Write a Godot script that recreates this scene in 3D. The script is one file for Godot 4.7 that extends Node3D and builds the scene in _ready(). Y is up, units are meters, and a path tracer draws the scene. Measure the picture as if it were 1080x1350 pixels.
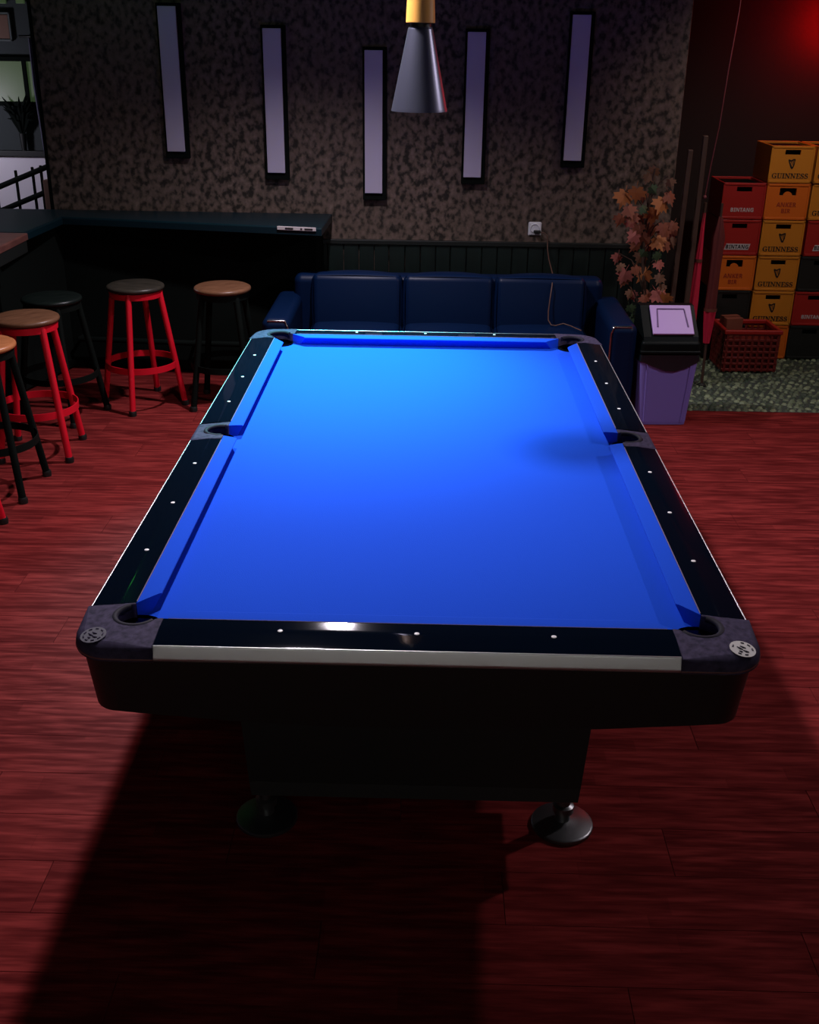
extends Node3D

# ---------------------------------------------------------------- set-up
const BED := 0.762
var rng := RandomNumberGenerator.new()
var M := {}

func _ready():
	rng.seed = 7
	set_camera()
	set_light()
	set_materials()
	build_room()
	build_floor()
	build_pool_table()
	build_sofa()
	build_counters()
	build_stools()
	build_pendant()
	build_wall_lamps()
	build_crates()
	build_bin()
	build_plant()
	build_poles_and_parasols()
	build_small_things()
	build_next_room()

func set_camera():
	var c := Camera3D.new()
	c.name = "camera"
	c.keep_aspect = Camera3D.KEEP_HEIGHT
	c.fov = rad_to_deg(2.0 * atan(675.0 / 1429.12))
	c.near = 0.05
	c.far = 60.0
	c.transform = Transform3D(Basis(Vector3(0.99970055, 0.01270068, -0.02091671), Vector3(-0.02009673, 0.9138111, -0.40564195), Vector3(0.01396199, 0.40594084, 0.9137927)).orthonormalized(), Vector3(0.0124, 2.0818, 3.5455))
	add_child(c)
	c.current = true

func set_light():
	var env := Environment.new()
	env.background_mode = Environment.BG_COLOR
	env.background_color = Color(0, 0, 0)
	env.tonemap_mode = Environment.TONE_MAPPER_LINEAR
	env.tonemap_exposure = 1.0
	env.sdfgi_enabled = true
	env.ssao_enabled = true
	env.ssil_enabled = true
	var we := WorldEnvironment.new()
	we.name = "world_environment"
	we.environment = env
	add_child(we)
	# two ceiling spots over the left half of the table, the far one stronger and leaning a little forwards
	spot("far_spot_light", Vector3(-0.49, 2.83, -2.2), Vector3(-0.04, -1.0, 0.34), 74.0, 7.2, Color(1.0, 0.95, 1.0), 0.05)
	spot("middle_spot_light", Vector3(-0.52, 2.83, 0.0), Vector3(0.05, -1.0, 0.0), 60.0, 5.0, Color(1.0, 0.95, 1.0), 0.09)
	spot("side_spot_light", Vector3(3.0, 2.83, -0.6), Vector3(-0.75, -1.1, 0.05), 61.0, 3.6, Color(1.0, 0.93, 0.97), 0.06)
	spot("crate_spot_light", Vector3(2.2, 2.83, -2.5), Vector3(0.08, -1.0, -0.42), 54.0, 1.5, Color(1.0, 0.93, 0.9), 0.05)
	# the narrower cool spot in the far fitting, on the far left of the cloth
	spot("cool_spot_light", Vector3(-0.49, 2.83, -2.2), Vector3(0.07, -1.0, 0.6), 25.0, 27.0, Color(0.2, 0.95, 1.0), 0.06)
	# lamps that wash the pale wall behind the photographer
	spot("wash_lamp_light", Vector3(-0.95, 2.45, 3.9), Vector3(0.1, -0.95, 1.0), 56.0, 1.7, Color(0.97, 1.0, 0.97), 0.1)
	spot("wash_lamp_light_b", Vector3(0.95, 2.45, 3.9), Vector3(-0.1, -0.95, 1.0), 56.0, 1.7, Color(0.97, 1.0, 0.97), 0.1)
	# green bulb on the ceiling, red lamp above the crates
	omni("green_bulb_light", Vector3(-1.96, 2.72, -2.6), 0.025, Color(0.3, 1.0, 0.35), 0.04)
	omni("red_lamp_light", Vector3(2.72, 2.16, -4.52), 0.4, Color(1.0, 0.02, 0.015), 0.08)
	omni("next_room_light", Vector3(-3.5, 1.5, -4.0), 0.35, Color(0.95, 0.92, 1.0), 0.08)

func spot(called, at, dir, angle, energy, col, size):
	var l := SpotLight3D.new()
	l.name = called
	l.light_color = col
	l.light_energy = energy
	l.light_size = size
	l.spot_range = 14.0
	l.spot_attenuation = 2.0
	l.spot_angle = angle
	l.spot_angle_attenuation = 1.0
	l.shadow_enabled = true
	add_child(l)
	l.look_at_from_position(at, at + dir.normalized(), Vector3(1, 0, 0))

func omni(called, at, energy, col, size):
	var l := OmniLight3D.new()
	l.name = called
	l.light_color = col
	l.light_energy = energy
	l.light_size = size
	l.omni_range = 14.0
	l.omni_attenuation = 2.0
	l.shadow_enabled = true
	add_child(l)
	l.position = at

# ---------------------------------------------------------------- materials
func lin(r, g, b) -> Color:
	return Color(r, g, b).linear_to_srgb()

func mat(key, r, g, b, rough = 0.6, metal = 0.0, spec = 0.5) -> StandardMaterial3D:
	var m := StandardMaterial3D.new()
	m.resource_name = key
	m.albedo_color = lin(r, g, b)
	m.roughness = rough
	m.metallic = metal
	m.metallic_specular = spec
	m.cull_mode = BaseMaterial3D.CULL_DISABLED
	M[key] = m
	return m

func noise_image(w, h, fx, fy, seed_, oct = 4) -> Image:
	var n := FastNoiseLite.new()
	n.seed = seed_
	n.frequency = 1.0
	n.fractal_octaves = oct
	var im := Image.create(w, h, false, Image.FORMAT_RGB8)
	for y in h:
		for x in w:
			# blended over the edges so that it repeats
			var u = float(x) / w
			var v = float(y) / h
			var a = n.get_noise_2d(u * fx, v * fy) * (1 - u) + n.get_noise_2d((u - 1) * fx, v * fy) * u
			var b = n.get_noise_2d(u * fx, (v - 1) * fy) * (1 - u) + n.get_noise_2d((u - 1) * fx, (v - 1) * fy) * u
			var k = clampf(0.5 + 0.75 * (a * (1 - v) + b * v), 0, 1)
			im.set_pixel(x, y, Color(k, k, k))
	return im

func ramp_image(src: Image, cols: Array) -> Image:
	var im := Image.create(src.get_width(), src.get_height(), false, Image.FORMAT_RGB8)
	for y in src.get_height():
		for x in src.get_width():
			var k: float = src.get_pixel(x, y).r * (cols.size() - 1)
			var i := mini(int(k), cols.size() - 2)
			im.set_pixel(x, y, cols[i].lerp(cols[i + 1], k - i))
	return im

func tex(im: Image) -> ImageTexture:
	im.generate_mipmaps()
	return ImageTexture.create_from_image(im)

func wood_image(seed_, cols) -> Image:
	# nine strips of three-strip laminate, streaks along u
	var n := FastNoiseLite.new()
	n.seed = seed_
	n.frequency = 1.0
	n.fractal_octaves = 3
	var w := 1024
	var h := 288
	var im := Image.create(w, h, false, Image.FORMAT_RGB8)
	var r := RandomNumberGenerator.new()
	r.seed = seed_
	var tone := []
	var cut := []
	for s in 9:
		cut.append([r.randi_range(60, 300), r.randi_range(360, 640), r.randi_range(700, 980)])
		tone.append([r.randf_range(-0.2, 0.2), r.randf_range(-0.2, 0.2), r.randf_range(-0.2, 0.2)])
	for y in h:
		var s: int = y / 32
		for x in w:
			var blk := 0
			for k in 3:
				if x >= cut[s][k]:
					blk = k
			if x < cut[s][0]:
				blk = 2
			var u := float(x) / w
			var a := n.get_noise_2d(u * 8.0, y * 0.06) * (1 - u) + n.get_noise_2d((u - 1) * 8.0, y * 0.06) * u
			var b := n.get_noise_2d(u * 22.0 + 50, y * 0.3) * (1 - u) + n.get_noise_2d((u - 1) * 22.0 + 50, y * 0.3) * u
			var k := clampf(0.42 + 0.95 * a + 0.3 * b + tone[s][blk], 0, 1)
			if y % 32 == 0 or x == cut[s][0] or x == cut[s][1] or x == cut[s][2]:
				k *= 0.75
			im.set_pixel(x, y, cols[0].lerp(cols[1], k))
	return im

func set_materials():
	# table
	var cl = mat("cloth", 0.006, 0.068, 0.58, 0.95, 0, 0.25)
	cl.normal_enabled = true
	var cn := noise_image(256, 256, 60, 60, 3, 2)
	cn.bump_map_to_normal_map(1.5)
	cl.normal_texture = tex(cn)
	cl.normal_scale = 0.25
	cl.uv1_triplanar = true
	cl.uv1_world_triplanar = true
	cl.uv1_scale = Vector3(4, 4, 4)
	mat("rail_black", 0.0015, 0.004, 0.009, 0.06, 0, 0.3)
	var cast = mat("casting", 1, 1, 1, 0.7, 0, 0.2)
	cast.albedo_texture = tex(ramp_image(noise_image(256, 256, 14, 14, 21, 5), [lin(0.016, 0.016, 0.03), lin(0.045, 0.038, 0.07), lin(0.07, 0.06, 0.105)]))
	cast.uv1_triplanar = true
	cast.uv1_scale = Vector3(3, 3, 3)
	mat("rim_leather", 0.012, 0.012, 0.02, 0.7, 0, 0.3)
	mat("gloss_black", 0.004, 0.006, 0.006, 0.15)
	mat("satin_black", 0.006, 0.008, 0.007, 0.5)
	mat("dull_black", 0.004, 0.006, 0.005, 0.9, 0, 0.2)
	mat("aluminium", 0.6, 0.61, 0.6, 0.35, 0.85)
	mat("cloth_edge", 0.16, 0.12, 0.2, 0.8)
	mat("chrome", 0.6, 0.62, 0.62, 0.16, 1.0)
	mat("steel", 0.16, 0.17, 0.17, 0.35, 0.9)
	mat("bronze", 0.2, 0.12, 0.1, 0.4, 0.7)
	mat("pearl", 0.85, 0.85, 0.82, 0.4)
	mat("emblem_white", 0.55, 0.55, 0.5, 0.6)
	mat("emblem_grey", 0.1, 0.1, 0.12, 0.5)
	mat("emblem_ink", 0.02, 0.02, 0.03, 0.6)
	# room
	for k in 4:
		var f = mat("floor_laminate_%d" % k, 1, 1, 1, 0.8, 0, 0.12)
		f.albedo_texture = tex(wood_image(40 + k, [lin(0.085, 0.0085, 0.0085), lin(0.23, 0.028, 0.025)]))
		f.uv1_triplanar = true
		f.uv1_world_triplanar = true
		f.uv1_scale = Vector3(1 / 2.4, 1.0, 1 / 0.57)
		f.uv1_offset = Vector3(0.23 * k, 0, 0.0)
	mat("floor_gap", 0.02, 0.005, 0.005, 0.8)
	var wp = mat("wallpaper", 1, 1, 1, 0.75, 0, 0.4)
	wp.albedo_texture = tex(ramp_image(noise_image(512, 512, 24, 19, 5, 4), [lin(0.02, 0.015, 0.012), lin(0.022, 0.017, 0.013), lin(0.11, 0.078, 0.062), lin(0.16, 0.11, 0.09), lin(0.22, 0.16, 0.13)]))
	wp.uv1_triplanar = true
	wp.uv1_world_triplanar = true
	wp.uv1_scale = Vector3(0.8, 0.8, 0.8)
	var ws = mat("wainscot", 1, 1, 1, 0.45, 0, 0.5)
	ws.albedo_texture = tex(ramp_image(noise_image(256, 64, 50, 2, 8, 3), [lin(0.002, 0.006, 0.005), lin(0.006, 0.016, 0.013)]))
	ws.uv1_triplanar = true
	ws.uv1_world_triplanar = true
	ws.uv1_scale = Vector3(1.2, 0.5, 1.2)
	mat("pale_wall", 0.6, 0.57, 0.57, 0.9)
	mat("side_wall", 0.3, 0.29, 0.29, 0.9)
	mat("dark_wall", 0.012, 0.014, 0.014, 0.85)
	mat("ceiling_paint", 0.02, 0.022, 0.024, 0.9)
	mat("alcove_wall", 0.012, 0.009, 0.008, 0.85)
	mat("pebble", 1, 1, 1, 0.6).vertex_color_use_as_albedo = true
	mat("mortar", 0.035, 0.045, 0.035, 0.9)
	# furniture
	mat("sofa_leather", 0.001, 0.008, 0.034, 0.42, 0, 0.28)
	mat("counter_top", 0.003, 0.014, 0.02, 0.35, 0, 0.35)
	var cw = mat("counter_wood", 1, 1, 1, 0.4)
	cw.albedo_texture = tex(ramp_image(noise_image(256, 64, 4, 14, 12, 3), [lin(0.08, 0.03, 0.025), lin(0.17, 0.07, 0.055)]))
	cw.uv1_triplanar = true
	cw.uv1_scale = Vector3(1.2, 1.2, 1.2)
	for v in [["seat_brown", lin(0.09, 0.04, 0.02), lin(0.18, 0.085, 0.045)], ["seat_dark", lin(0.018, 0.016, 0.012), lin(0.05, 0.042, 0.032)], ["seat_orange", lin(0.3, 0.1, 0.035), lin(0.5, 0.2, 0.08)], ["seat_black", lin(0.003, 0.006, 0.005), lin(0.01, 0.014, 0.012)]]:
		var sm = mat(v[0], 1, 1, 1, 0.35)
		sm.albedo_texture = tex(ramp_image(noise_image(128, 128, 3, 16, 17, 3), [v[1], v[2]]))
		sm.metallic_specular = 0.35
		sm.uv1_triplanar = true
		sm.uv1_scale = Vector3(2.2, 2.2, 2.2)
	mat("stool_black", 0.003, 0.005, 0.004, 0.7, 0, 0.2)
	mat("stool_red", 0.62, 0.006, 0.02, 0.35)
	mat("lamp_diffuser", 0.52, 0.47, 0.62, 0.55)
	mat("shade_silver", 0.13, 0.14, 0.19, 0.35, 0.75)
	mat("cap_yellow", 0.8, 0.4, 0.07, 0.5)
	mat("socket_white", 0.75, 0.75, 0.8, 0.4)
	mat("cord_brown", 0.1, 0.045, 0.03, 0.6)
	mat("cord_red", 0.12, 0.02, 0.025, 0.6)
	# crates
	mat("crate_yellow", 0.55, 0.2, 0.012, 0.45)
	mat("crate_orange", 0.62, 0.13, 0.006, 0.45)
	mat("crate_red", 0.34, 0.012, 0.008, 0.45)
	mat("crate_black", 0.006, 0.008, 0.006, 0.5)
	mat("print_dark", 0.008, 0.006, 0.005, 0.6)
	mat("print_red", 0.3, 0.03, 0.006, 0.6)
	mat("print_white", 0.5, 0.45, 0.45, 0.6)
	mat("basket_red", 0.15, 0.012, 0.009, 0.45)
	mat("carton_brown", 0.2, 0.05, 0.025, 0.8)
	# bin, plant, parasols
	mat("bin_lilac", 0.2, 0.16, 0.52, 0.5)
	mat("bin_groove", 0.12, 0.07, 0.18, 0.6)
	mat("flap_lilac", 0.42, 0.27, 0.58, 0.45)
	mat("lid_black", 0.003, 0.005, 0.005, 0.45, 0, 0.22)
	mat("liner_black", 0.006, 0.012, 0.016, 0.22)
	for v in [["leaf_orange", 0.341, 0.112, 0.028], ["leaf_rust", 0.211, 0.059, 0.028], ["leaf_pink", 0.341, 0.094, 0.074], ["leaf_green", 0.03, 0.06, 0.022], ["leaf_dry", 0.124, 0.053, 0.025]]:
		var lm = mat(v[0], v[1], v[2], v[3], 0.7)
		lm.backlight_enabled = true
		lm.backlight = lin(v[1] * 0.4, v[2] * 0.4, v[3] * 0.4)
	mat("bark", 0.05, 0.025, 0.015, 0.9)
	mat("pot", 0.02, 0.015, 0.014, 0.6)
	mat("pole_wood", 0.05, 0.024, 0.014, 0.6)
	mat("parasol_red", 0.55, 0.01, 0.045, 0.7)
	mat("parasol_dark_red", 0.11, 0.012, 0.01, 0.8)
	mat("parasol_brown", 0.12, 0.03, 0.015, 0.8)
	# next room
	mat("next_dark", 0.03, 0.04, 0.042, 0.8)
	mat("next_grey", 0.1, 0.12, 0.12, 0.8)
	mat("next_pale", 0.8, 0.76, 0.84, 0.6)
	mat("next_brown", 0.16, 0.085, 0.06, 0.7)
	mat("curtain_blue", 0.06, 0.06, 0.1, 0.8)
	var ge = mat("green_pane", 0.06, 0.085, 0.035, 0.4)
	ge.emission_enabled = true
	ge.emission = lin(0.02, 0.035, 0.014)
	ge.emission_energy_multiplier = 1.0
	for v in [["glow_white", Color(1, 0.97, 1), 6.0], ["glow_dim", Color(1, 0.9, 0.92), 2.0], ["glow_red", Color(1, 0.02, 0.015), 3.0], ["glow_green", Color(0.3, 1, 0.35), 2.5]]:
		var g = mat(v[0], 0.8, 0.8, 0.8, 0.4)
		g.emission_enabled = true
		g.emission = v[1]
		g.emission_energy_multiplier = v[2]

# ---------------------------------------------------------------- nodes
var taken := {}

func numbered(called: String) -> String:
	var k: int = taken.get(called, 0)
	taken[called] = k + 1
	return called if k == 0 else "%s_%03d" % [called, k]

func tag(o: Node3D, label := "", category := "", group := "", kind := ""):
	if label: o.set_meta("label", label)
	if category: o.set_meta("category", category)
	if group: o.set_meta("group", group)
	if kind: o.set_meta("kind", kind)
	return o

func thing(called, label, category, at := Vector3.ZERO, turn := 0.0, group := "") -> Node3D:
	var o := Node3D.new()
	o.name = numbered(called)
	add_child(o)
	o.position = at
	o.rotation.y = turn
	tag(o, label, category, group)
	return o

func part(called: String, mesh: Mesh, m: Material, parent: Node3D) -> MeshInstance3D:
	var o := MeshInstance3D.new()
	o.mesh = mesh
	o.material_override = m
	if parent == self:
		o.name = numbered(called)
	else:
		var k := 0
		for c in parent.get_children():
			var n := str(c.name)
			if n == called or n.trim_suffix(n.right(4)) == called:
				k += 1
		o.name = called if k == 0 else "%s_%03d" % [called, k]
	parent.add_child(o, true)
	return o

func struct(called, mesh, m, label, category) -> MeshInstance3D:
	var o := part(called, mesh, m, self)
	tag(o, label, category, "", "structure")
	return o

func copy(o: Node3D, label: String) -> Node3D:
	var c: Node3D = o.duplicate()
	c.name = numbered(str(o.name).rstrip("0123456789").trim_suffix("_"))
	add_child(c)
	c.set_meta("label", label)
	return c

# ---------------------------------------------------------------- shapes
func st() -> SurfaceTool:
	var s := SurfaceTool.new()
	s.begin(Mesh.PRIMITIVE_TRIANGLES)
	return s

func done(s: SurfaceTool) -> ArrayMesh:
	s.index()
	return s.commit()

func emit(s: SurfaceTool, t: PackedVector3Array, n := PackedVector3Array()):
	if t.is_empty(): return
	var c := Vector3.ZERO
	for p in t: c += p
	c /= t.size()
	var vol := 0.0
	for i in range(0, t.size(), 3):
		vol += (t[i] - c).dot((t[i + 1] - c).cross(t[i + 2] - c))
	var flip := vol > 0.0
	for i in range(0, t.size(), 3):
		var ix := [i, i + 2, i + 1] if flip else [i, i + 1, i + 2]
		var g: Vector3 = (t[ix[2]] - t[ix[0]]).cross(t[ix[1]] - t[ix[0]])
		if g.length_squared() < 1e-18: continue
		g = g.normalized()
		for k in ix:
			var v := g
			if n.size():
				v = n[k]
				if v.dot(g) < 0: v = -v
			s.set_normal(v)
			s.add_vertex(t[k])

func grid(s: SurfaceTool, rows: Array, closed := true, hard := [], cap0 := false, cap1 := false, hard_cols := false):
	var R := rows.size()
	var C: int = rows[0].size()
	var W := C if closed else C - 1
	var seg := []
	var g := 0
	for r in R - 1:
		if r in hard: g += 1
		seg.append(g)
	var fn := []
	for r in R - 1:
		var line := PackedVector3Array()
		for c in W:
			var c2 := (c + 1) % C
			var d1: Vector3 = rows[r + 1][c2] - rows[r][c]
			var d2: Vector3 = rows[r + 1][c] - rows[r][c2]
			line.append(d1.cross(d2))
		fn.append(line)
	var t := PackedVector3Array()
	var n := PackedVector3Array()
	for r in R - 1:
		for c in W:
			var c2 := (c + 1) % C
			var vs := []
			for q in [[r, c], [r, c2], [r + 1, c2], [r + 1, c]]:
				var a := Vector3.ZERO
				if hard_cols:
					for b in [q[0] - 1, q[0]]:
						if b >= 0 and b < R - 1 and seg[b] == seg[r]: a += fn[b][c]
				else:
					for b in [q[0] - 1, q[0]]:
						if b < 0 or b >= R - 1 or seg[b] != seg[r]: continue
						for e in [q[1] - 1, q[1]]:
							var ee: int = e
							if closed: ee = (e + W) % W
							if ee >= 0 and ee < W: a += fn[b][ee]
				vs.append([rows[q[0]][q[1]], a.normalized()])
			for k in [0, 1, 2, 0, 2, 3]:
				t.append(vs[k][0])
				n.append(vs[k][1])
	for e in [[cap0, 0], [cap1, R - 1]]:
		if e[0]:
			var loop: PackedVector3Array = rows[e[1]]
			var m := Vector3.ZERO
			for p in loop: m += p
			m /= loop.size()
			var other := Vector3.ZERO
			for p in rows[1 if e[1] == 0 else R - 2]: other += p
			var nn := Vector3.ZERO
			for k in C:
				nn += (loop[k] - m).cross(loop[(k + 1) % C] - m)
			nn = nn.normalized()
			# wind it like the wall beside it
			for k in C:
				var k2 := (k + 1) % C
				if e[1] == 0:
					t.append_array([m, loop[k2], loop[k]])
				else:
					t.append_array([m, loop[k], loop[k2]])
				n.append_array([nn, nn, nn])
	emit(s, t, n)

func lathe(s: SurfaceTool, prof: Array, seg := 24, at := Vector3.ZERO, hard := [], b := Basis.IDENTITY, cap0 := false, cap1 := false):
	var rows := []
	for p in prof:
		var line := PackedVector3Array()
		for k in seg:
			var a := TAU * k / seg
			line.append(at + b * Vector3(cos(a) * p.x, p.y, sin(a) * p.x))
		rows.append(line)
	grid(s, rows, true, hard, cap0, cap1)

func tube(s: SurfaceTool, path: Array, rad, seg := 8, caps := true):
	var rows := []
	var up := Vector3.UP
	for i in path.size():
		var d: Vector3 = (path[mini(i + 1, path.size() - 1)] - path[maxi(i - 1, 0)]).normalized()
		if i == 0:
			up = Vector3.RIGHT if absf(d.y) > 0.8 else Vector3.UP
		var x := up.cross(d).normalized()
		up = d.cross(x).normalized()
		var r: float = rad[i] if rad is Array else rad
		var line := PackedVector3Array()
		for k in seg:
			var a := TAU * (k + 0.5) / seg
			line.append(path[i] + (x * cos(a) + up * sin(a)) * r)
		rows.append(line)
	grid(s, rows, true, [], caps, caps)

func box(s: SurfaceTool, c: Vector3, size: Vector3, b := Basis.IDENTITY):
	rbox(s, c, size, minf(0.004, minf(size.x, minf(size.y, size.z)) * 0.3), 1, b)

func rbox(s: SurfaceTool, c: Vector3, size: Vector3, r: float, n := 3, b := Basis.IDENTITY, puff := 0.0):
	var h := size / 2
	var inner := h - Vector3(r, r, r)
	var t := PackedVector3Array()
	var nn := PackedVector3Array()
	for ax in 3:
		var a1 := (ax + 1) % 3
		var a2 := (ax + 2) % 3
		var lists := []
		for a in [a1, a2]:
			var L := []
			for k in n + 1: L.append(-h[a] + r * (1 - cos(PI / 2 * k / n) if n == 1 else float(k) / n))
			if puff > 0.0:
				for k in range(1, 6): L.append(lerpf(-inner[a], inner[a], k / 6.0))
			for k in n + 1: L.append(h[a] - r + r * float(k) / n)
			lists.append(L)
		for sg in [-1.0, 1.0]:
			var P := []
			var N := []
			for u in lists[0]:
				for v in lists[1]:
					var p := Vector3.ZERO
					p[ax] = sg * h[ax]
					p[a1] = u
					p[a2] = v
					var q := p.clamp(-inner, inner)
					var d := (p - q).normalized()
					var o := q + d * r
					if puff > 0.0:
						var e := 1.0
						for a in 3:
							if a != ax: e *= 1.0 - pow(absf(o[a]) / h[a], 2.0)
						o[ax] += sg * puff * maxf(e, 0)
						d = (d + Vector3(o.x / h.x, o.y / h.y, o.z / h.z) * puff / h[ax] * 0.5).normalized()
					P.append(c + b * o)
					N.append(b * d)
			var w: int = lists[1].size()
			for i in lists[0].size() - 1:
				for j in w - 1:
					var q4 := [i * w + j, i * w + j + 1, (i + 1) * w + j + 1, (i + 1) * w + j]
					if sg < 0: q4.reverse()
					for k in [0, 1, 2, 0, 2, 3]:
						t.append(P[q4[k]])
						nn.append(N[q4[k]])
	emit(s, t, nn)

func inset(poly: PackedVector2Array, by: Array) -> PackedVector2Array:
	var out := PackedVector2Array()
	var n := poly.size()
	var area := 0.0
	for i in n: area += poly[i].cross(poly[(i + 1) % n])
	var sg := 1.0 if area > 0 else -1.0
	for i in n:
		var d1 := (poly[i] - poly[(i + n - 1) % n]).normalized()
		var d2 := (poly[(i + 1) % n] - poly[i]).normalized()
		var n1 := Vector2(-d1.y, d1.x) * sg
		var n2 := Vector2(-d2.y, d2.x) * sg
		var m := n1 + n2
		var k := m.length_squared()
		out.append(poly[i] + (m * 2.0 / maxf(k, 0.6)) * by[i])
	return out

# plan outline (x, z) raised from y0 to y1, its upper edge rounded by bev (one number, or one for each corner)
func slab(s: SurfaceTool, poly: PackedVector2Array, y0: float, y1: float, bev, steps := 2, bottom := true, fallen := false):
	var by := []
	for i in poly.size(): by.append(bev[i] if bev is Array else bev)
	var rows := []
	var add := func(f: float, y: Callable):
		var scaled := []
		for v in by: scaled.append(v * f)
		var q := inset(poly, scaled)
		var line := PackedVector3Array()
		for i in q.size(): line.append(Vector3(q[i].x, y.call(i) - (fall(q[i].x, q[i].y) if fallen else 0.0), q[i].y))
		rows.append(line)
	add.call(0.0, func(_i): return y0)
	for k in steps + 1:
		var a := PI / 2 * k / steps
		add.call(1.0 - cos(a), func(i): return y1 - by[i] * (1.0 - sin(a)))
	grid(s, rows, true, [1], false, false, poly.size() < 9)
	var top: PackedVector3Array = rows[-1]
	var flat := PackedVector2Array()
	for p in top: flat.append(Vector2(p.x, p.z))
	var ix := Geometry2D.triangulate_polygon(flat)
	var tt := PackedVector3Array()
	for i in range(0, ix.size(), 3):
		var a := top[ix[i]]
		var b := top[ix[i + 1]]
		var c := top[ix[i + 2]]
		if (c - a).cross(b - a).y < 0:
			var q := b
			b = c
			c = q
		for p in [a, b, c]:
			s.set_normal(Vector3.UP)
			s.add_vertex(p)
	if bottom:
		ix = Geometry2D.triangulate_polygon(poly)
		for i in range(0, ix.size(), 3):
			var a := Vector3(poly[ix[i]].x, y0, poly[ix[i]].y)
			var b := Vector3(poly[ix[i + 1]].x, y0, poly[ix[i + 1]].y)
			var c := Vector3(poly[ix[i + 2]].x, y0, poly[ix[i + 2]].y)
			if (c - a).cross(b - a).y > 0:
				var q := b
				b = c
				c = q
			for p in [a, b, c]:
				s.set_normal(Vector3.DOWN)
				s.add_vertex(p)

# a 2D outline carried from transform A to transform B
func extrude(s: SurfaceTool, prof: PackedVector2Array, A: Transform3D, B: Transform3D, smooth := false):
	var r0 := PackedVector3Array()
	var r1 := PackedVector3Array()
	for p in prof:
		r0.append(A * Vector3(p.x, p.y, 0))
		r1.append(B * Vector3(p.x, p.y, 0))
	var t := PackedVector3Array()
	var n := prof.size()
	if smooth:
		grid(s, [r0, r1], true)
	else:
		for i in n:
			var j := (i + 1) % n
			t.append_array([r0[i], r0[j], r1[j], r0[i], r1[j], r1[i]])
	var area := 0.0
	for i in n: area += prof[i].cross(prof[(i + 1) % n])
	var ix := Geometry2D.triangulate_polygon(prof)
	for i in range(0, ix.size(), 3):
		var a := ix[i]
		var b := ix[i + 1]
		var c := ix[i + 2]
		var w := (prof[b] - prof[a]).cross(prof[c] - prof[a])
		if (w > 0) != (area > 0):
			var q := b
			b = c
			c = q
		t.append_array([r0[a], r0[c], r0[b], r1[a], r1[b], r1[c]])
	emit(s, t)

func arc(c: Vector2, r: float, a0: float, a1: float, n: int) -> PackedVector2Array:
	var o := PackedVector2Array()
	for k in n + 1:
		var a := deg_to_rad(lerpf(a0, a1, float(k) / n))
		o.append(c + Vector2(cos(a), sin(a)) * r)
	return o

func boxmesh(c: Vector3, size: Vector3) -> ArrayMesh:
	var s := st()
	box(s, c, size)
	return done(s)

func words(text: String, height: float, width: float, depth: float, bold := false, serif := false) -> TextMesh:
	var f := SystemFont.new()
	f.font_names = PackedStringArray(["Droid Serif" if serif else "Droid Sans"])
	f.font_weight = 700 if bold else 400
	var t := TextMesh.new()
	t.text = text
	t.font = f
	t.font_size = 48
	t.pixel_size = height / 36.0
	t.depth = depth
	t.curve_step = 4.0
	return t

# ---------------------------------------------------------------- the room
func build_room():
	var s := st()
	# back wall with the opening at its left
	box(s, Vector3(-0.435, 1.475, -3.675), Vector3(3.97, 2.95, 0.15))
	box(s, Vector3(-3.0, 0.42, -3.675), Vector3(1.1, 0.84, 0.15))
	box(s, Vector3(-3.0, 2.75, -3.675), Vector3(1.1, 0.4, 0.15))
	box(s, Vector3(-3.475, 1.475, -3.675), Vector3(0.15, 2.95, 0.15))
	var back := struct("wall_back", done(s), M.wallpaper, "back wall in dark mottled brown wallpaper behind the tall lamps", "wall")
	var x := -2.45
	var widths := [0.1, 0.095, 0.105, 0.1]
	var k := 0
	while x < 1.53:
		var w: float = minf(widths[k % 4], 1.55 - x)
		var b := st()
		rbox(b, Vector3(x + w / 2, 0.405, -3.592), Vector3(w - 0.004, 0.81, 0.018), 0.005, 1)
		part("wainscot_board", done(b), M.wainscot, back)
		x += w
		k += 1
	struct("trim_1", boxmesh(Vector3(-0.45, 0.825, -3.586), Vector3(4.0, 0.03, 0.03)), M.satin_black, "dark rail between the wallpaper and the wainscot boards", "trim")
	s = st()
	box(s, Vector3(1.475, 1.475, -4.2), Vector3(0.15, 2.95, 0.9))
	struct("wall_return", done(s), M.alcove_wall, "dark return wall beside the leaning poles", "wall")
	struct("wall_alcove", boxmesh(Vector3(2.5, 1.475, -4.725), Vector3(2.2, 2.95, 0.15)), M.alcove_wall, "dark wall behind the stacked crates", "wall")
	struct("wall_right", boxmesh(Vector3(3.475, 1.475, 0.0), Vector3(0.15, 2.95, 9.6)), M.side_wall, "dim wall on the right of the room", "wall")
	struct("wall_left", boxmesh(Vector3(-3.475, 1.475, 0.6), Vector3(0.15, 2.95, 8.4)), M.side_wall, "dim wall on the left of the room", "wall")
	struct("wall_front", boxmesh(Vector3(0, 1.475, 4.875), Vector3(7.1, 2.95, 0.15)), M.pale_wall, "pale wall behind the photographer", "wall")
	struct("ceiling", boxmesh(Vector3(-0.4, 3.025, -0.4), Vector3(8.6, 0.15, 11.0)), M.ceiling_paint, "dark ceiling over the whole room", "ceiling")

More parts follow.
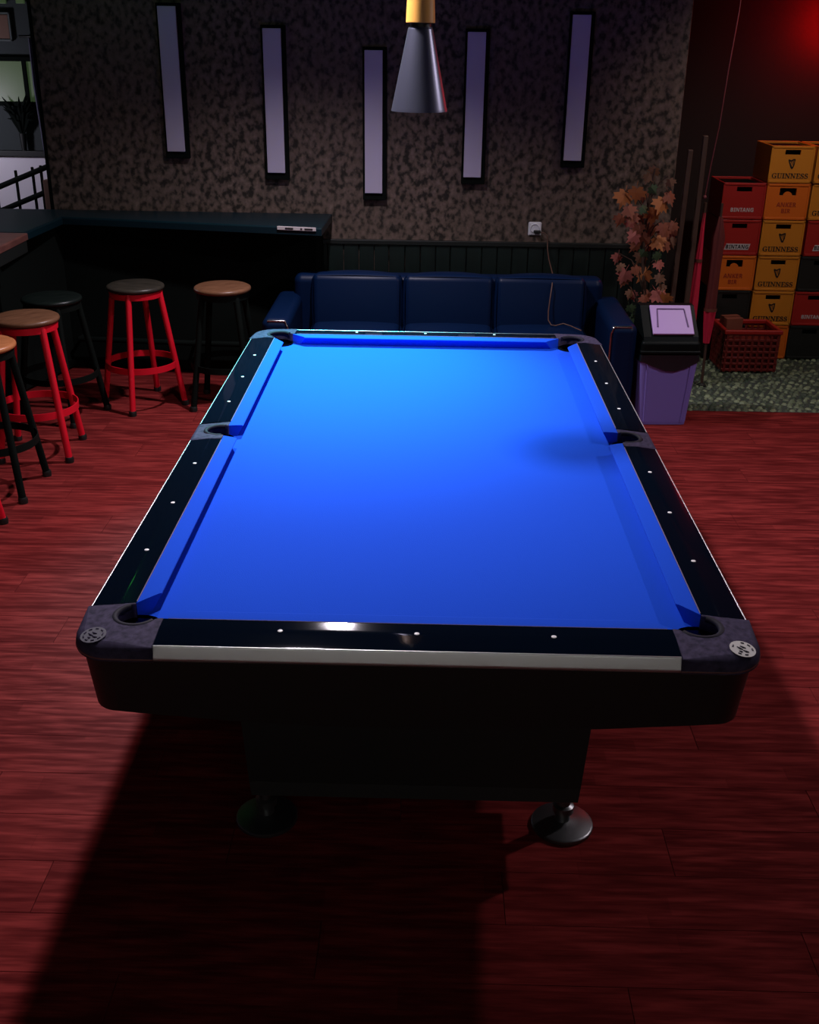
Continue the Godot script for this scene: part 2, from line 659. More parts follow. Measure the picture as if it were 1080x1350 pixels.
func build_floor():
	var fl := struct("floor", boxmesh(Vector3(-0.4, -0.065, -0.4), Vector3(8.6, 0.1, 11.0)), M.floor_gap, "red brown laminate floor around the pool table", "floor")
	var variants := []
	var shapes := {}
	var z := -3.69
	var row := 0
	while z < 4.7:
		var zc := z + 0.095
		var x := -3.4 - fposmod(row * 0.47, 1.22)
		while x < 3.4:
			var x0 := maxf(x, -3.4)
			var x1 := minf(x + 1.22, 3.4)
			if zc < -2.74:
				x1 = minf(x1, 1.5)
			if x1 - x0 > 0.03:
				var key := "%.3f" % (x1 - x0)
				if not shapes.has(key):
					var s := st()
					rbox(s, Vector3.ZERO, Vector3(x1 - x0 - 0.0012, 0.015, 0.1889), 0.0012, 1)
					shapes[key] = done(s)
				var p := part_fast("plank", shapes[key], M["floor_laminate_%d" % rng.randi_range(0, 3)], fl)
				p.position = Vector3((x0 + x1) / 2, -0.0075, zc)
			x += 1.22
		z += 0.19
		row += 1
	# pebbled strip before the crates
	var strip := struct("floor_pebble_strip", boxmesh(Vector3(2.44, -0.01, -3.69), Vector3(1.9, 0.02, 1.9)), M.mortar, "pale green pebbled floor strip under the crates", "floor")
	var s := st()
	var c := -1
	for i in 44:
		for j in 44:
			var px := 1.52 + i * 0.042 + (0.02 if j % 2 else 0.0) + rng.randf_range(-0.008, 0.008)
			var pz := -2.76 - j * 0.042 + rng.randf_range(-0.008, 0.008)
			if px > 3.38 or pz < -4.6: continue
			var r := rng.randf_range(0.014, 0.024)
			var q := rng.randf_range(0.6, 1.0)
			var rot := rng.randf() * TAU
			var v := pow(rng.randf(), 1.6)
			var col := Color(0.03 + 0.2 * v, 0.05 + 0.23 * v, 0.03 + 0.13 * v)
			var top := rng.randf_range(0.006, 0.012)
			var ring := []
			for k in 7:
				var a := TAU * k / 7
				ring.append(Vector3(px, 0, pz) + Basis(Vector3.UP, rot) * Vector3(cos(a) * r, 0, sin(a) * r * q))
			for k in 7:
				var a1: Vector3 = ring[k]
				var a2: Vector3 = ring[(k + 1) % 7]
				var mid := Vector3(px, 0, pz)
				var b1 := mid.lerp(a1, 0.6) + Vector3(0, top, 0)
				var b2 := mid.lerp(a2, 0.6) + Vector3(0, top, 0)
				for tri in [[a1, b1, b2], [a1, b2, a2], [mid + Vector3(0, top * 1.15, 0), b2, b1]]:
					var g: Vector3 = (tri[2] - tri[0]).cross(tri[1] - tri[0]).normalized()
					var o := [0, 1, 2]
					if g.y < 0:
						g = -g
						o = [0, 2, 1]
					for e in o:
						s.set_color(col)
						s.set_normal(g)
						s.add_vertex(tri[e])
	var pb := part("pebbles", done(s), M.pebble, strip)
	pb.set_meta("kind", "stuff")

var fast := {}
func part_fast(called, mesh, m, parent) -> MeshInstance3D:
	var o := MeshInstance3D.new()
	o.mesh = mesh
	o.material_override = m
	var key = str(parent.get_instance_id()) + called
	var k: int = fast.get(key, 0)
	fast[key] = k + 1
	o.name = called if k == 0 else "%s_%03d" % [called, k]
	parent.add_child(o, true)
	return o

# ---------------------------------------------------------------- pool table
func build_pool_table():
	var t := thing("pool_table", "black pool table with bright blue cloth in the middle of the room", "pool table")
	var hx := 0.668
	var hz := 1.302
	var pr := 0.052
	# bed with bites for the six pockets
	var half := PackedVector2Array()
	var pl := PackedVector2Array()
	# start right side, walk round
	pl.append(Vector2(0.685, -hz + 0.06))
	pl.append(Vector2(0.685, -0.06))
	pl.append_array(arc(Vector2(0.715, 0), 0.058, 237, 123, 8))
	pl.append(Vector2(0.685, 0.06))
	pl.append(Vector2(0.685, hz - 0.06))
	pl.append_array(arc(Vector2(hx, hz), 0.06, -70, -200, 10))
	pl.append(Vector2(hx - 0.06, 1.32))
	var nn := pl.size()
	for i in range(nn - 1, -1, -1): pl.append(Vector2(-pl[i].x, pl[i].y))
	# the right-left mirrored walk covers the near half; add the far end of it
	var far := PackedVector2Array()
	for i in pl.size():
		far.append(pl[i])
	# far left and far right corners
	far.resize(far.size() - 1)
	far.append(Vector2(-0.685, -hz + 0.06))
	far.append_array(arc(Vector2(-hx, -hz), 0.06, 110, -20, 10))
	far.append(Vector2(-hx + 0.06, -1.32))
	far.append(Vector2(hx - 0.06, -1.32))
	far.append_array(arc(Vector2(hx, -hz), 0.06, 200, 70, 10))
	var s := st()
	slab(s, far, BED - 0.03, BED, 0.003, 1)
	part("bed_cloth", done(s), M.cloth, t)
	# cushions
	var prof := [Vector2(0.048, 0.803), Vector2(0.03, 0.8025), Vector2(0.006, 0.801), Vector2(0.0005, 0.799), Vector2(0.0, 0.796), Vector2(0.004, 0.79), Vector2(0.02, BED + 0.0005), Vector2(0.048, BED + 0.0005)]
	var cc := 0.088
	var sc := 0.066
	# [origin of the nose line, along, outward, from, to, jaw slope at from, at to]
	var tc := 1.0 / tan(deg_to_rad(38))
	var ts := 1.0 / tan(deg_to_rad(74))
	for q in [
		[Vector3(-0.635, 0, 0), Vector3(0, 0, 1), Vector3(-1, 0, 0), -1.27 + cc, -sc, tc, ts],
		[Vector3(-0.635, 0, 0), Vector3(0, 0, 1), Vector3(-1, 0, 0), sc, 1.27 - cc, ts, tc],
		[Vector3(0.635, 0, 0), Vector3(0, 0, 1), Vector3(1, 0, 0), -1.27 + cc, -sc, tc, ts],
		[Vector3(0.635, 0, 0), Vector3(0, 0, 1), Vector3(1, 0, 0), sc, 1.27 - cc, ts, tc],
		[Vector3(0, 0, -1.27), Vector3(1, 0, 0), Vector3(0, 0, -1), -0.635 + cc, 0.635 - cc, tc, tc],
		[Vector3(0, 0, 1.27), Vector3(1, 0, 0), Vector3(0, 0, 1), -0.635 + cc, 0.635 - cc, tc, tc]]:
		s = st()
		var r0 := PackedVector3Array()
		var r1 := PackedVector3Array()
		for p in prof:
			var u: float = p.x
			r0.append(q[0] + q[2] * u + q[1] * (q[3] - u * q[5]) + Vector3(0, p.y, 0))
			r1.append(q[0] + q[2] * u + q[1] * (q[4] + u * q[6]) + Vector3(0, p.y, 0))
		grid(s, [r0, r1], true, [], true, true, true)
		part("cushion", done(s), M.cloth, t)
	# rails, their sights and their metal edges
	var rp := PackedVector2Array([Vector2(0, 0.804), Vector2(0.036, 0.804), Vector2(0.044, 0.8037), Vector2(0.052, 0.8029), Vector2(0.06, 0.8018), Vector2(0.075, 0.7997), Vector2(0.09, 0.7976), Vector2(0.105, 0.7954), Vector2(0.1085, 0.7943), Vector2(0.11, 0.792), Vector2(0.11, 0.755), Vector2(0, 0.755)])
	var tp := PackedVector2Array([Vector2(0.1065, 0.794), Vector2(0.107, 0.7955), Vector2(0.109, 0.7953), Vector2(0.1103, 0.7942), Vector2(0.1115, 0.791), Vector2(0.1145, 0.7795), Vector2(0.1178, 0.7675), Vector2(0.1184, 0.7635), Vector2(0.117, 0.7585), Vector2(0.108, 0.7555)])
	var i := 0
	for q in [
		[Vector3(-0.683, 0, 0), Vector3(-1, 0, 0), Vector3(0, 0, 1), -1.25, -0.085, [-0.9525, -0.635, -0.3175]],
		[Vector3(-0.683, 0, 0), Vector3(-1, 0, 0), Vector3(0, 0, 1), 0.085, 1.25, [0.9525, 0.635, 0.3175]],
		[Vector3(0.683, 0, 0), Vector3(1, 0, 0), Vector3(0, 0, 1), -1.25, -0.085, [-0.9525, -0.635, -0.3175]],
		[Vector3(0.683, 0, 0), Vector3(1, 0, 0), Vector3(0, 0, 1), 0.085, 1.25, [0.9525, 0.635, 0.3175]],
		[Vector3(0, 0, -1.318), Vector3(0, 0, -1), Vector3(1, 0, 0), -0.6, 0.6, [-0.3175, 0.0, 0.3175]],
		[Vector3(0, 0, 1.318), Vector3(0, 0, 1), Vector3(1, 0, 0), -0.6, 0.6, [-0.3175, 0.0, 0.3175]]]:
		var A := Transform3D(Basis(q[1], Vector3.UP, q[2]), q[0] + q[2] * q[3])
		var B := Transform3D(Basis(q[1], Vector3.UP, q[2]), q[0] + q[2] * q[4])
		s = st()
		rail_solid(s, rp, A, B)
		var rail := part("rail", done(s), M.rail_black, t)
		for d in q[5]:
			s = st()
			lathe(s, [Vector2(0.0062, 0.8035), Vector2(0.0062, 0.8046), Vector2(0.0045, 0.8052), Vector2(0.0001, 0.8053)], 12, q[0] + q[1] * 0.0457 + q[2] * d)
			part("sight", done(s), M.pearl, rail)
		s = st()
		tube(s, [A * Vector3(0.0, 0.8038, 0.012), B * Vector3(0.0, 0.8038, -0.012)], 0.0014, 6)
		part("cloth_strip", done(s), M.cloth_edge, rail)
		s = st()
		var rr := []
		for f in [0.0, 1.0]:
			var line := PackedVector3Array()
			for p in tp: line.append((A if f == 0.0 else B) * Vector3(p.x, p.y, 0))
			rr.append(line)
		grid(s, rr, true, [], true, true)
		part("rail_edge", done(s), M.aluminium, t)
	# corner castings, built for one corner and mirrored
	for sx in [-1.0, 1.0]:
		for sz in [-1.0, 1.0]:
			var o := PackedVector2Array()
			o.append(Vector2(0.6, 1.318))
			o.append(Vector2(0.615, 1.318))
			o.append_array(arc(Vector2(hx, hz), pr, 155, -65, 16))
			o.append(Vector2(0.683, 1.252))
			o.append(Vector2(0.683, 1.245))
			var inner_n := o.size()
			o.append(Vector2(0.799, 1.25))
			o.append_array(arc(Vector2(0.704, 1.342), 0.096, 0, 90, 10))
			o.append(Vector2(0.6, 1.438))
			var bev := []
			for k in o.size(): bev.append(0.004 if k < inner_n else 0.022)
			bev[0] = 0.002
			bev[inner_n] = 0.002
			bev[o.size() - 1] = 0.002
			for k in o.size(): o[k] = Vector2(o[k].x * sx, o[k].y * sz)
			s = st()
			slab(s, o, 0.768, 0.806, bev, 4, false, true)
			var cap := part("corner_casting", done(s), M.casting, t)
			# lower lip of the casting
			var lip := PackedVector2Array()
			var rim := PackedVector2Array()
			rim.append(Vector2(0.798, 1.25))
			rim.append_array(arc(Vector2(0.704, 1.341), 0.095, 0, 90, 10))
			rim.append(Vector2(0.6, 1.436))
			var outer := []
			for h in [[0.768, 0.0], [0.763, 0.003], [0.756, 0.0], [0.752, -0.006]]:
				var line := PackedVector3Array()
				for k in rim.size():
					var d := Vector2(1, 0) if k == 0 else Vector2(0, 1) if k == rim.size() - 1 else (rim[k] - Vector2(0.704, 1.341)).normalized()
					line.append(Vector3((rim[k].x + d.x * h[1]) * sx, h[0], (rim[k].y + d.y * h[1]) * sz))
				outer.append(line)
			s = st()
			grid(s, outer, false)
			part("casting_lip", done(s), M.bronze, cap)
			# thick dark rim round the drop
			s = st()
			var path := []
			for p in arc(Vector2(hx, hz), pr - 0.001, 150, -60, 16): path.append(Vector3(p.x * sx, 0.8, p.y * sz))
			tube(s, path, 0.0085, 8)
			part("pocket_rim", done(s), M.rim_leather, cap)
			# the cup below
			s = st()
			lathe(s, [Vector2(0.06, 0.77), Vector2(0.064, 0.72), Vector2(0.058, 0.66), Vector2(0.03, 0.64), Vector2(0.001, 0.638)], 18, Vector3(hx * sx, 0, hz * sz))
			part("pocket_cup", done(s), M.dull_black, t)
			if sz > 0:
				emblem(cap, Vector3(0.745 * sx, 0.8075 - fall(0.745, 1.394), 1.394), sx > 0)
	# side castings
	for sx in [-1.0, 1.0]:
		var o := PackedVector2Array()
		o.append(Vector2(0.683, 0.085))
		o.append(Vector2(0.683, 0.052))
		o.append_array(arc(Vector2(0.705, 0), 0.05, 112, -112, 16))
		o.append(Vector2(0.683, -0.052))
		o.append(Vector2(0.683, -0.085))
		o.append(Vector2(0.799, -0.085))
		o.append(Vector2(0.799, 0.085))
		var bev := []
		for k in o.size(): bev.append(0.004)
		bev[o.size() - 1] = 0.014
		bev[o.size() - 2] = 0.014
		for k in o.size(): o[k] = Vector2(o[k].x * sx, o[k].y)
		s = st()
		slab(s, o, 0.768, 0.806, bev, 3, false, true)
		var cap := part("side_casting", done(s), M.casting, t)
		s = st()
		var path := []
		for p in arc(Vector2(0.705, 0), 0.049, 105, -105, 16): path.append(Vector3(p.x * sx, 0.8005, p.y))
		tube(s, path, 0.0075, 8)
		part("pocket_rim", done(s), M.rim_leather, cap)
		s = st()
		lathe(s, [Vector2(0.06, 0.77), Vector2(0.064, 0.72), Vector2(0.058, 0.66), Vector2(0.03, 0.64), Vector2(0.001, 0.638)], 18, Vector3(0.715 * sx, 0, 0))
		part("pocket_cup", done(s), M.dull_black, t)
	# apron: four boards that lean inwards, deeper between the corners
	for q in [[0.0, 1.0], [0.0, -1.0], [1.0, 0.0], [-1.0, 0.0]]:
		var along: float = 0.701 if q[1] != 0.0 else 1.344
		var rows := []
		for f in [-1.0, -0.93, -0.62, -0.3, 0.0, 0.3, 0.62, 0.93, 1.0]:
			var low := 0.604 - 0.034 * (1.0 - pow(absf(f), 2.0))
			var a: float = along * f
			var line := PackedVector3Array()
			for p in [[0.0, 0.758], [-0.018, low], [-0.045, low], [-0.04, 0.758]]:
				var out: float = (1.428 if q[1] != 0.0 else 0.785) + p[0]
				if q[1] != 0.0:
					line.append(Vector3(a, p[1], q[1] * out))
				else:
					line.append(Vector3(q[0] * out, p[1], a))
			rows.append(line)
		s = st()
		grid(s, rows, true, [], true, true, true)
		part("apron", done(s), M.satin_black, t)
	for sx in [-1.0, 1.0]:
		for sz in [-1.0, 1.0]:
			var rows := []
			for h in [[0.758, 0.0], [0.604, -0.018]]:
				var line := PackedVector3Array()
				for p in arc(Vector2(0.701, 1.344), 0.084 + h[1], 0, 90, 8): line.append(Vector3(p.x * sx, h[0], p.y * sz))
				rows.append(line)
			s = st()
			grid(s, rows, false)
			part("apron_corner", done(s), M.satin_black, t)
	part("under_frame", boxmesh(Vector3(0, 0.68, 0), Vector3(1.3, 0.1, 2.6)), M.dull_black, t)
	# two pedestals with levelling feet
	for sz in [-1.0, 1.0]:
		var rows := []
		for h in [[0.19, 0.44, 0.0], [0.23, 0.445, -0.006], [0.64, 0.475, -0.02]]:
			var line := PackedVector3Array()
			for p in [[-1, 0.9], [1, 0.9], [1, 1.19], [-1, 1.19]]:
				line.append(Vector3(p[0] * h[1], h[0], (p[1] + (h[2] if p[1] > 1.0 else 0.0)) * sz))
			rows.append(line)
		s = st()
		grid(s, rows, true, [1], true, true, true)
		part("pedestal", done(s), M.satin_black, t)
		for sx in [-1.0, 1.0]:
			var at := Vector3(0.424 * sx, 0, 1.055 * sz)
			s = st()
			lathe(s, [Vector2(0.022, 0.018), Vector2(0.022, 0.05), Vector2(0.03, 0.055), Vector2(0.03, 0.075), Vector2(0.02, 0.08), Vector2(0.02, 0.2)], 16, at, [1, 2, 3, 4])
			var lv := part("leveller", done(s), M.steel, t)
			s = st()
			lathe(s, [Vector2(0.084, 0.0), Vector2(0.088, 0.003), Vector2(0.088, 0.012), Vector2(0.083, 0.016), Vector2(0.05, 0.02), Vector2(0.02, 0.026)], 28, at, [1, 2], Basis.IDENTITY, true)
			part("foot_plate", done(s), M.steel, lv)

func rail_solid(s: SurfaceTool, rp: PackedVector2Array, A: Transform3D, B: Transform3D):
	var rows := []
	for p in rp: rows.append(PackedVector3Array([A * Vector3(p.x, p.y, 0), B * Vector3(p.x, p.y, 0)]))
	rows.append(rows[0])
	grid(s, rows, false, [9, 10, 11])
	var ix := Geometry2D.triangulate_polygon(rp)
	for e in [A, B]:
		var t := PackedVector3Array()
		for i in ix: t.append(e * Vector3(rp[i].x, rp[i].y, 0))
		emit(s, t)

# how far the top of the rails and castings has fallen at a place beyond the cushions
func fall(x: float, z: float) -> float:
	var e := Vector2(maxf(absf(x) - 0.683, 0), maxf(absf(z) - 1.318, 0)).length()
	return 0.14 * (maxf(e - 0.045, 0.0) if e > 0.06 or e < 0.036 else 0.0104 * (e - 0.036))

func emblem(parent, at: Vector3, white: bool):
	var out := Vector3(signf(at.x) * 0.63, 0, 0.77)
	var tilt := Basis(Vector3.UP.cross(out).normalized(), 0.14)
	var s := st()
	lathe(s, [Vector2(0.03, 0.0), Vector2(0.03, 0.0008), Vector2(0.0001, 0.001)], 24, at, [1], tilt)
	var d := part("emblem", done(s), M.emblem_white if white else M.emblem_grey, parent)
	d.set_meta("label", "round worn pale emblem" if white else "round faint grey emblem")
	# worn lettering: a ring of strokes and a double curl in the middle
	s = st()
	for k in 9:
		if white and k in [1, 4, 6]: continue
		var a := TAU * k / 9.0
		var p := []
		for e in 3:
			var b := a + (e - 1) * 0.16
			p.append(at + tilt * Vector3(cos(b) * 0.0225, 0.0012, sin(b) * 0.0225))
		tube(s, p, 0.0018, 5)
	for q in [[-0.012, -0.006, 0.0, 0.004], [-0.004, -0.01, 0.008, -0.003], [0.0, 0.006, 0.012, 0.011], [-0.01, 0.009, -0.003, 0.012]]:
		tube(s, [at + tilt * Vector3(q[0], 0.0012, q[1]), at + tilt * Vector3((q[0] + q[2]) / 2, 0.0014, (q[1] + q[3]) / 2 + 0.002), at + tilt * Vector3(q[2], 0.0012, q[3])], [0.0014, 0.0026, 0.0012], 5)
	part("emblem_print", done(s), M.emblem_ink if white else M.casting, parent)

# ---------------------------------------------------------------- sofa
func build_sofa():
	var t := thing("sofa", "dark blue leather three seat sofa against the wall behind the pool table", "sofa", Vector3(0.13, 0, 0))
	var s := st()
	rbox(s, Vector3(0, 0.2, -2.86), Vector3(1.82, 0.22, 0.76), 0.03, 2)
	part("base", done(s), M.sofa_leather, t)
	s = st()
	rbox(s, Vector3(0, 0.4, -3.16), Vector3(1.9, 0.62, 0.16), 0.05, 3)
	part("back_frame", done(s), M.sofa_leather, t)
	for k in 3:
		var x := (k - 1) * 0.552
		s = st()
		rbox(s, Vector3(x, 0.38, -2.74), Vector3(0.54, 0.16, 0.56), 0.045, 3, Basis.IDENTITY, 0.02)
		part("seat_cushion", done(s), M.sofa_leather, t)
		s = st()
		rbox(s, Vector3(x, 0.555, -3.0), Vector3(0.535, 0.36, 0.16), 0.035, 3, Basis(Vector3.RIGHT, -0.13), 0.022)
		part("back_cushion", done(s), M.sofa_leather, t)
	for sg in [-1.0, 1.0]:
		s = st()
		rbox(s, Vector3(sg * 0.98, 0.33, -2.82), Vector3(0.16, 0.52, 0.76), 0.045, 3)
		var arm := part("arm", done(s), M.sofa_leather, t)
		s = st()
		var x0: float = sg * 0.985
		var p := []
		for e in [[-0.075 * sg, 0.14], [-0.075 * sg, 0.54], [-0.06 * sg, 0.578], [0.04 * sg, 0.578]]:
			p.append(Vector3(x0 + e[0], e[1], -2.45))
		tube(s, p, 0.006, 6)
		part("piping", done(s), M.chrome, arm)
		for z in [-2.52, -3.14]:
			s = st()
			lathe(s, [Vector2(0.022, 0), Vector2(0.028, 0.1)], 12, Vector3(x0 * 0.95, 0, z), [], Basis.IDENTITY, true, true)
			part("foot", done(s), M.satin_black, t)

# ---------------------------------------------------------------- counters
func build_counters():
	var t := thing("bar_counter", "black glossy bar counter along the back wall left of the sofa", "bar counter")
	var top := PackedVector2Array([Vector2(-3.3, -3.585), Vector2(-0.62, -3.585), Vector2(-0.635, -3.02), Vector2(-1.5, -3.16), Vector2(-2.27, -3.285), Vector2(-2.3, -2.71), Vector2(-3.3, -2.71)])
	var s := st()
	slab(s, top, 0.955, 1.0, 0.01, 3)
	part("counter_top", done(s), M.counter_top, t)
	var low := PackedVector2Array([Vector2(-3.25, -3.58), Vector2(-0.68, -3.58), Vector2(-0.7, -3.3), Vector2(-1.5, -3.33), Vector2(-2.33, -3.4), Vector2(-2.5, -2.72), Vector2(-3.25, -2.72)])
	s = st()
	slab(s, low, 0.02, 0.955, 0.0, 1)
	part("body", done(s), M.dull_black, t)
	s = st()
	var foot := [Vector3(-1.0, 0.22, -3.24), Vector3(-1.5, 0.22, -3.26), Vector3(-2.26, 0.22, -3.32)]
	tube(s, foot, 0.018, 10)
	for p in foot: tube(s, [p, p + Vector3(0.0, 0.0, -0.1)], 0.01, 8)
	part("foot_rail", done(s), M.dull_black, t)
	# pale worn strip along the counter edge
	s = st()
	var a := Vector3(-0.905, 0.992, -3.058)
	var b := Vector3(-0.668, 0.992, -3.020)
	var d := (b - a).normalized()
	var bs := Basis(d, Vector3.UP, d.cross(Vector3.UP))
	rbox(s, (a + b) / 2, Vector3(a.distance_to(b), 0.022, 0.006), 0.002, 1, bs)
	var strip := part("edge_strip", done(s), M.print_white, t)
	strip.set_meta("label", "pale worn strip on the counter edge")
	s = st()
	for q in [[-0.045, 0.05], [0.03, 0.012], [0.075, 0.05]]:
		rbox(s, (a + b) / 2 + d * q[0] + bs.z * 0.003 + Vector3(0, -0.001, 0), Vector3(q[1], 0.01, 0.003), 0.001, 1, bs)
	part("worn_patch", done(s), M.print_dark, strip)
	# the side counter with its wooden top
	t = thing("side_counter", "reddish brown topped counter at the left edge beside the stools", "counter")
	s = st()
	slab(s, PackedVector2Array([Vector2(-3.3, -2.69), Vector2(-2.28, -2.69), Vector2(-2.28, 0.4), Vector2(-3.3, 0.4)]), 0.965, 1.002, 0.008, 3)
	part("counter_top", done(s), M.counter_wood, t)
	s = st()
	slab(s, PackedVector2Array([Vector2(-3.25, -2.68), Vector2(-2.5, -2.68), Vector2(-2.5, 0.35), Vector2(-3.25, 0.35)]), 0.02, 0.965, 0.0, 1)
	part("body", done(s), M.dull_black, t)
	part("edge_board", boxmesh(Vector3(-2.3, 0.93, -1.15), Vector3(0.03, 0.07, 3.06)), M.satin_black, t)

# ---------------------------------------------------------------- stools
func make_stool(label: String, frame: Material, seat: Material, at: Vector3, turn: float, seat_y := 0.7) -> Node3D:
	var t := thing("bar_stool", label, "stool", at, turn, "round bar stools along the counters")
	var s := st()
	lathe(s, [Vector2(0.001, 0.032), Vector2(0.12, 0.032), Vector2(0.152, 0.03), Vector2(0.163, 0.024), Vector2(0.166, 0.015), Vector2(0.163, 0.006), Vector2(0.155, 0.001), Vector2(0.001, 0.0)], 36, Vector3(0, seat_y - 0.032, 0), [7])
	part("seat", done(s), seat, t)
	s = st()
	lathe(s, [Vector2(0.147, -0.036), Vector2(0.152, -0.036), Vector2(0.154, -0.002), Vector2(0.147, -0.002), Vector2(0.147, -0.036)], 36, Vector3(0, seat_y - 0.032, 0), [1, 2, 3])
	part("seat_ring", done(s), frame, t)
	for k in 4:
		var a := TAU * k / 4
		var d := Vector3(cos(a), 0, sin(a))
		s = st()
		tube(s, [d * 0.138 + Vector3(0, seat_y - 0.035, 0), d * 0.245 + Vector3(0, 0.012, 0)], 0.018, 10)
		var leg := part("leg", done(s), frame, t)
		s = st()
		lathe(s, [Vector2(0.022, 0.0), Vector2(0.023, 0.02), Vector2(0.0195, 0.03)], 12, d * 0.246, [], Basis.IDENTITY, true, true)
		part("foot_cap", done(s), M.satin_black, leg)
	s = st()
	lathe(s, [Vector2(0.205, 0.235), Vector2(0.21, 0.235), Vector2(0.21, 0.272), Vector2(0.205, 0.272), Vector2(0.205, 0.235)], 36, Vector3.ZERO, [1, 2, 3])
	part("foot_ring", done(s), frame, t)
	return t

func build_stools():
	make_stool("red bar stool with dark worn wooden seat standing before the back counter", M.stool_red, M.seat_dark, Vector3(-1.69, 0, -2.69), -0.06, 0.722)
	make_stool("black bar stool with pale brown seat nearest to the blue sofa", M.stool_black, M.seat_brown, Vector3(-1.19, 0, -2.72), 0.75, 0.715)
	make_stool("red bar stool with brown wooden seat beside the side counter", M.stool_red, M.seat_brown, Vector3(-2.035, 0, -1.85), PI / 4 + 0.1, 0.735)
	make_stool("all dark bar stool in the shadowed corner of the two counters", M.stool_black, M.seat_black, Vector3(-2.1, 0, -2.44), 0.5, 0.7)
	make_stool("black bar stool with orange brown seat, its legs before the red stool", M.stool_black, M.seat_orange, Vector3(-2.075, 0, -1.33), PI / 4, 0.735)
	make_stool("red bar stool almost out of the frame at the left edge, one leg seen", M.stool_red, M.seat_brown, Vector3(-2.085, 0, -0.75), PI / 4, 0.735)

# ---------------------------------------------------------------- lamps
func build_pendant():
	var t := thing("pendant_lamp", "silver grey cone pendant lamp with a yellow cap hanging above the table", "pendant lamp", Vector3(-0.029, 0, 0.0))
	var s := st()
	lathe(s, [Vector2(0.0, 2.092), Vector2(0.035, 2.092), Vector2(0.0375, 2.086), Vector2(0.085, 1.862), Vector2(0.086, 1.856), Vector2(0.084, 1.856), Vector2(0.035, 2.082)], 40, Vector3.ZERO, [1, 2, 3, 4, 5])
	part("shade", done(s), M.shade_silver, t)
	s = st()
	lathe(s, [Vector2(0.001, 2.103), Vector2(0.043, 2.103), Vector2(0.0437, 2.1045), Vector2(0.037, 2.26), Vector2(0.034, 2.264), Vector2(0.001, 2.265)], 32, Vector3.ZERO, [1, 2, 3, 4])
	part("cap", done(s), M.cap_yellow, t)
	s = st()
	lathe(s, [Vector2(0.031, 2.09), Vector2(0.031, 2.105)], 24)
	part("neck", done(s), M.satin_black, t)
	s = st()
	tube(s, [Vector3(0, 2.26, 0), Vector3(0, 2.95, 0)], 0.006, 8)
	part("cable", done(s), M.satin_black, t)
	# ceiling spots
	for q in [["round black ceiling spotlight over the far end of the table", -0.51, -2.22, 0.17], ["round black ceiling spotlight over the middle of the table", -0.52, 0.0, 0.12], ["round black ceiling spotlight at the right wall", 3.0, -0.6, 0.12], ["round black ceiling spotlight before the crates", 2.2, -2.52, 0.12]]:
		t = thing("ceiling_spotlight", q[0], "spotlight", Vector3(q[1], 2.95, q[2]), 0, "ceiling spotlights")
		var k: float = q[3] / 0.15
		s = st()
		lathe(s, [Vector2(0.15 * k, 0.0), Vector2(0.15 * k, -0.05), Vector2(0.12 * k, -0.09), Vector2(0.112 * k, -0.09), Vector2(0.1 * k, -0.06)], 32, Vector3.ZERO, [1, 2, 3], Basis.IDENTITY, true)
		part("housing", done(s), M.satin_black, t)
		s = st()
		lathe(s, [Vector2(0.1 * k, -0.062), Vector2(0.06 * k, -0.066), Vector2(0.001, -0.068)], 28)
		part("lens", done(s), M.glow_white, t)
	# lamps behind the photographer
	for q in [["round ceiling lamp behind the photographer, the left one", -0.95], ["round ceiling lamp behind the photographer, the right one", 0.95]]:
		t = thing("ceiling_lamp", q[0], "lamp", Vector3(q[1], 2.95, 3.9), 0, "ceiling lamps behind the photographer")
		s = st()
		tube(s, [Vector3.ZERO, Vector3(0, -0.42, 0)], 0.01, 8)
		part("flex", done(s), M.satin_black, t)
		s = st()
		sphere(s, Vector3(0, -0.5, 0), 0.1)
		part("globe", done(s), M.glow_dim, t)
	bulb("green_bulb", "small green bulb on the ceiling over the bar stools", Vector3(-1.96, 2.95, -2.6), 0.04, 0.23, M.glow_green)
	# red lamp on the alcove wall
	t = thing("red_wall_lamp", "red glowing globe lamp on the wall above the crates", "lamp", Vector3(2.72, 2.16, -4.65))
	s = st()
	tube(s, [Vector3(0, 0, 0), Vector3(0, 0, 0.05)], 0.02, 10)
	part("bracket", done(s), M.satin_black, t)
	s = st()
	sphere(s, Vector3(0, 0, 0.13), 0.07)
	part("globe", done(s), M.glow_red, t)

func sphere(s, at: Vector3, r: float):
	var pf := []
	for k in 13:
		var a := PI * k / 12.0
		pf.append(Vector2(maxf(sin(a) * r, 0.0005), -cos(a) * r))
	lathe(s, pf, 20, at)

func bulb(called, label, at, r, drop, m):
	var t := thing(called, label, "lamp", at)
	var s := st()
	tube(s, [Vector3.ZERO, Vector3(0, -drop + r, 0)], 0.008, 8)
	part("flex", done(s), M.satin_black, t)
	s = st()
	sphere(s, Vector3(0, -drop, 0), r)
	part("glass", done(s), m, t)

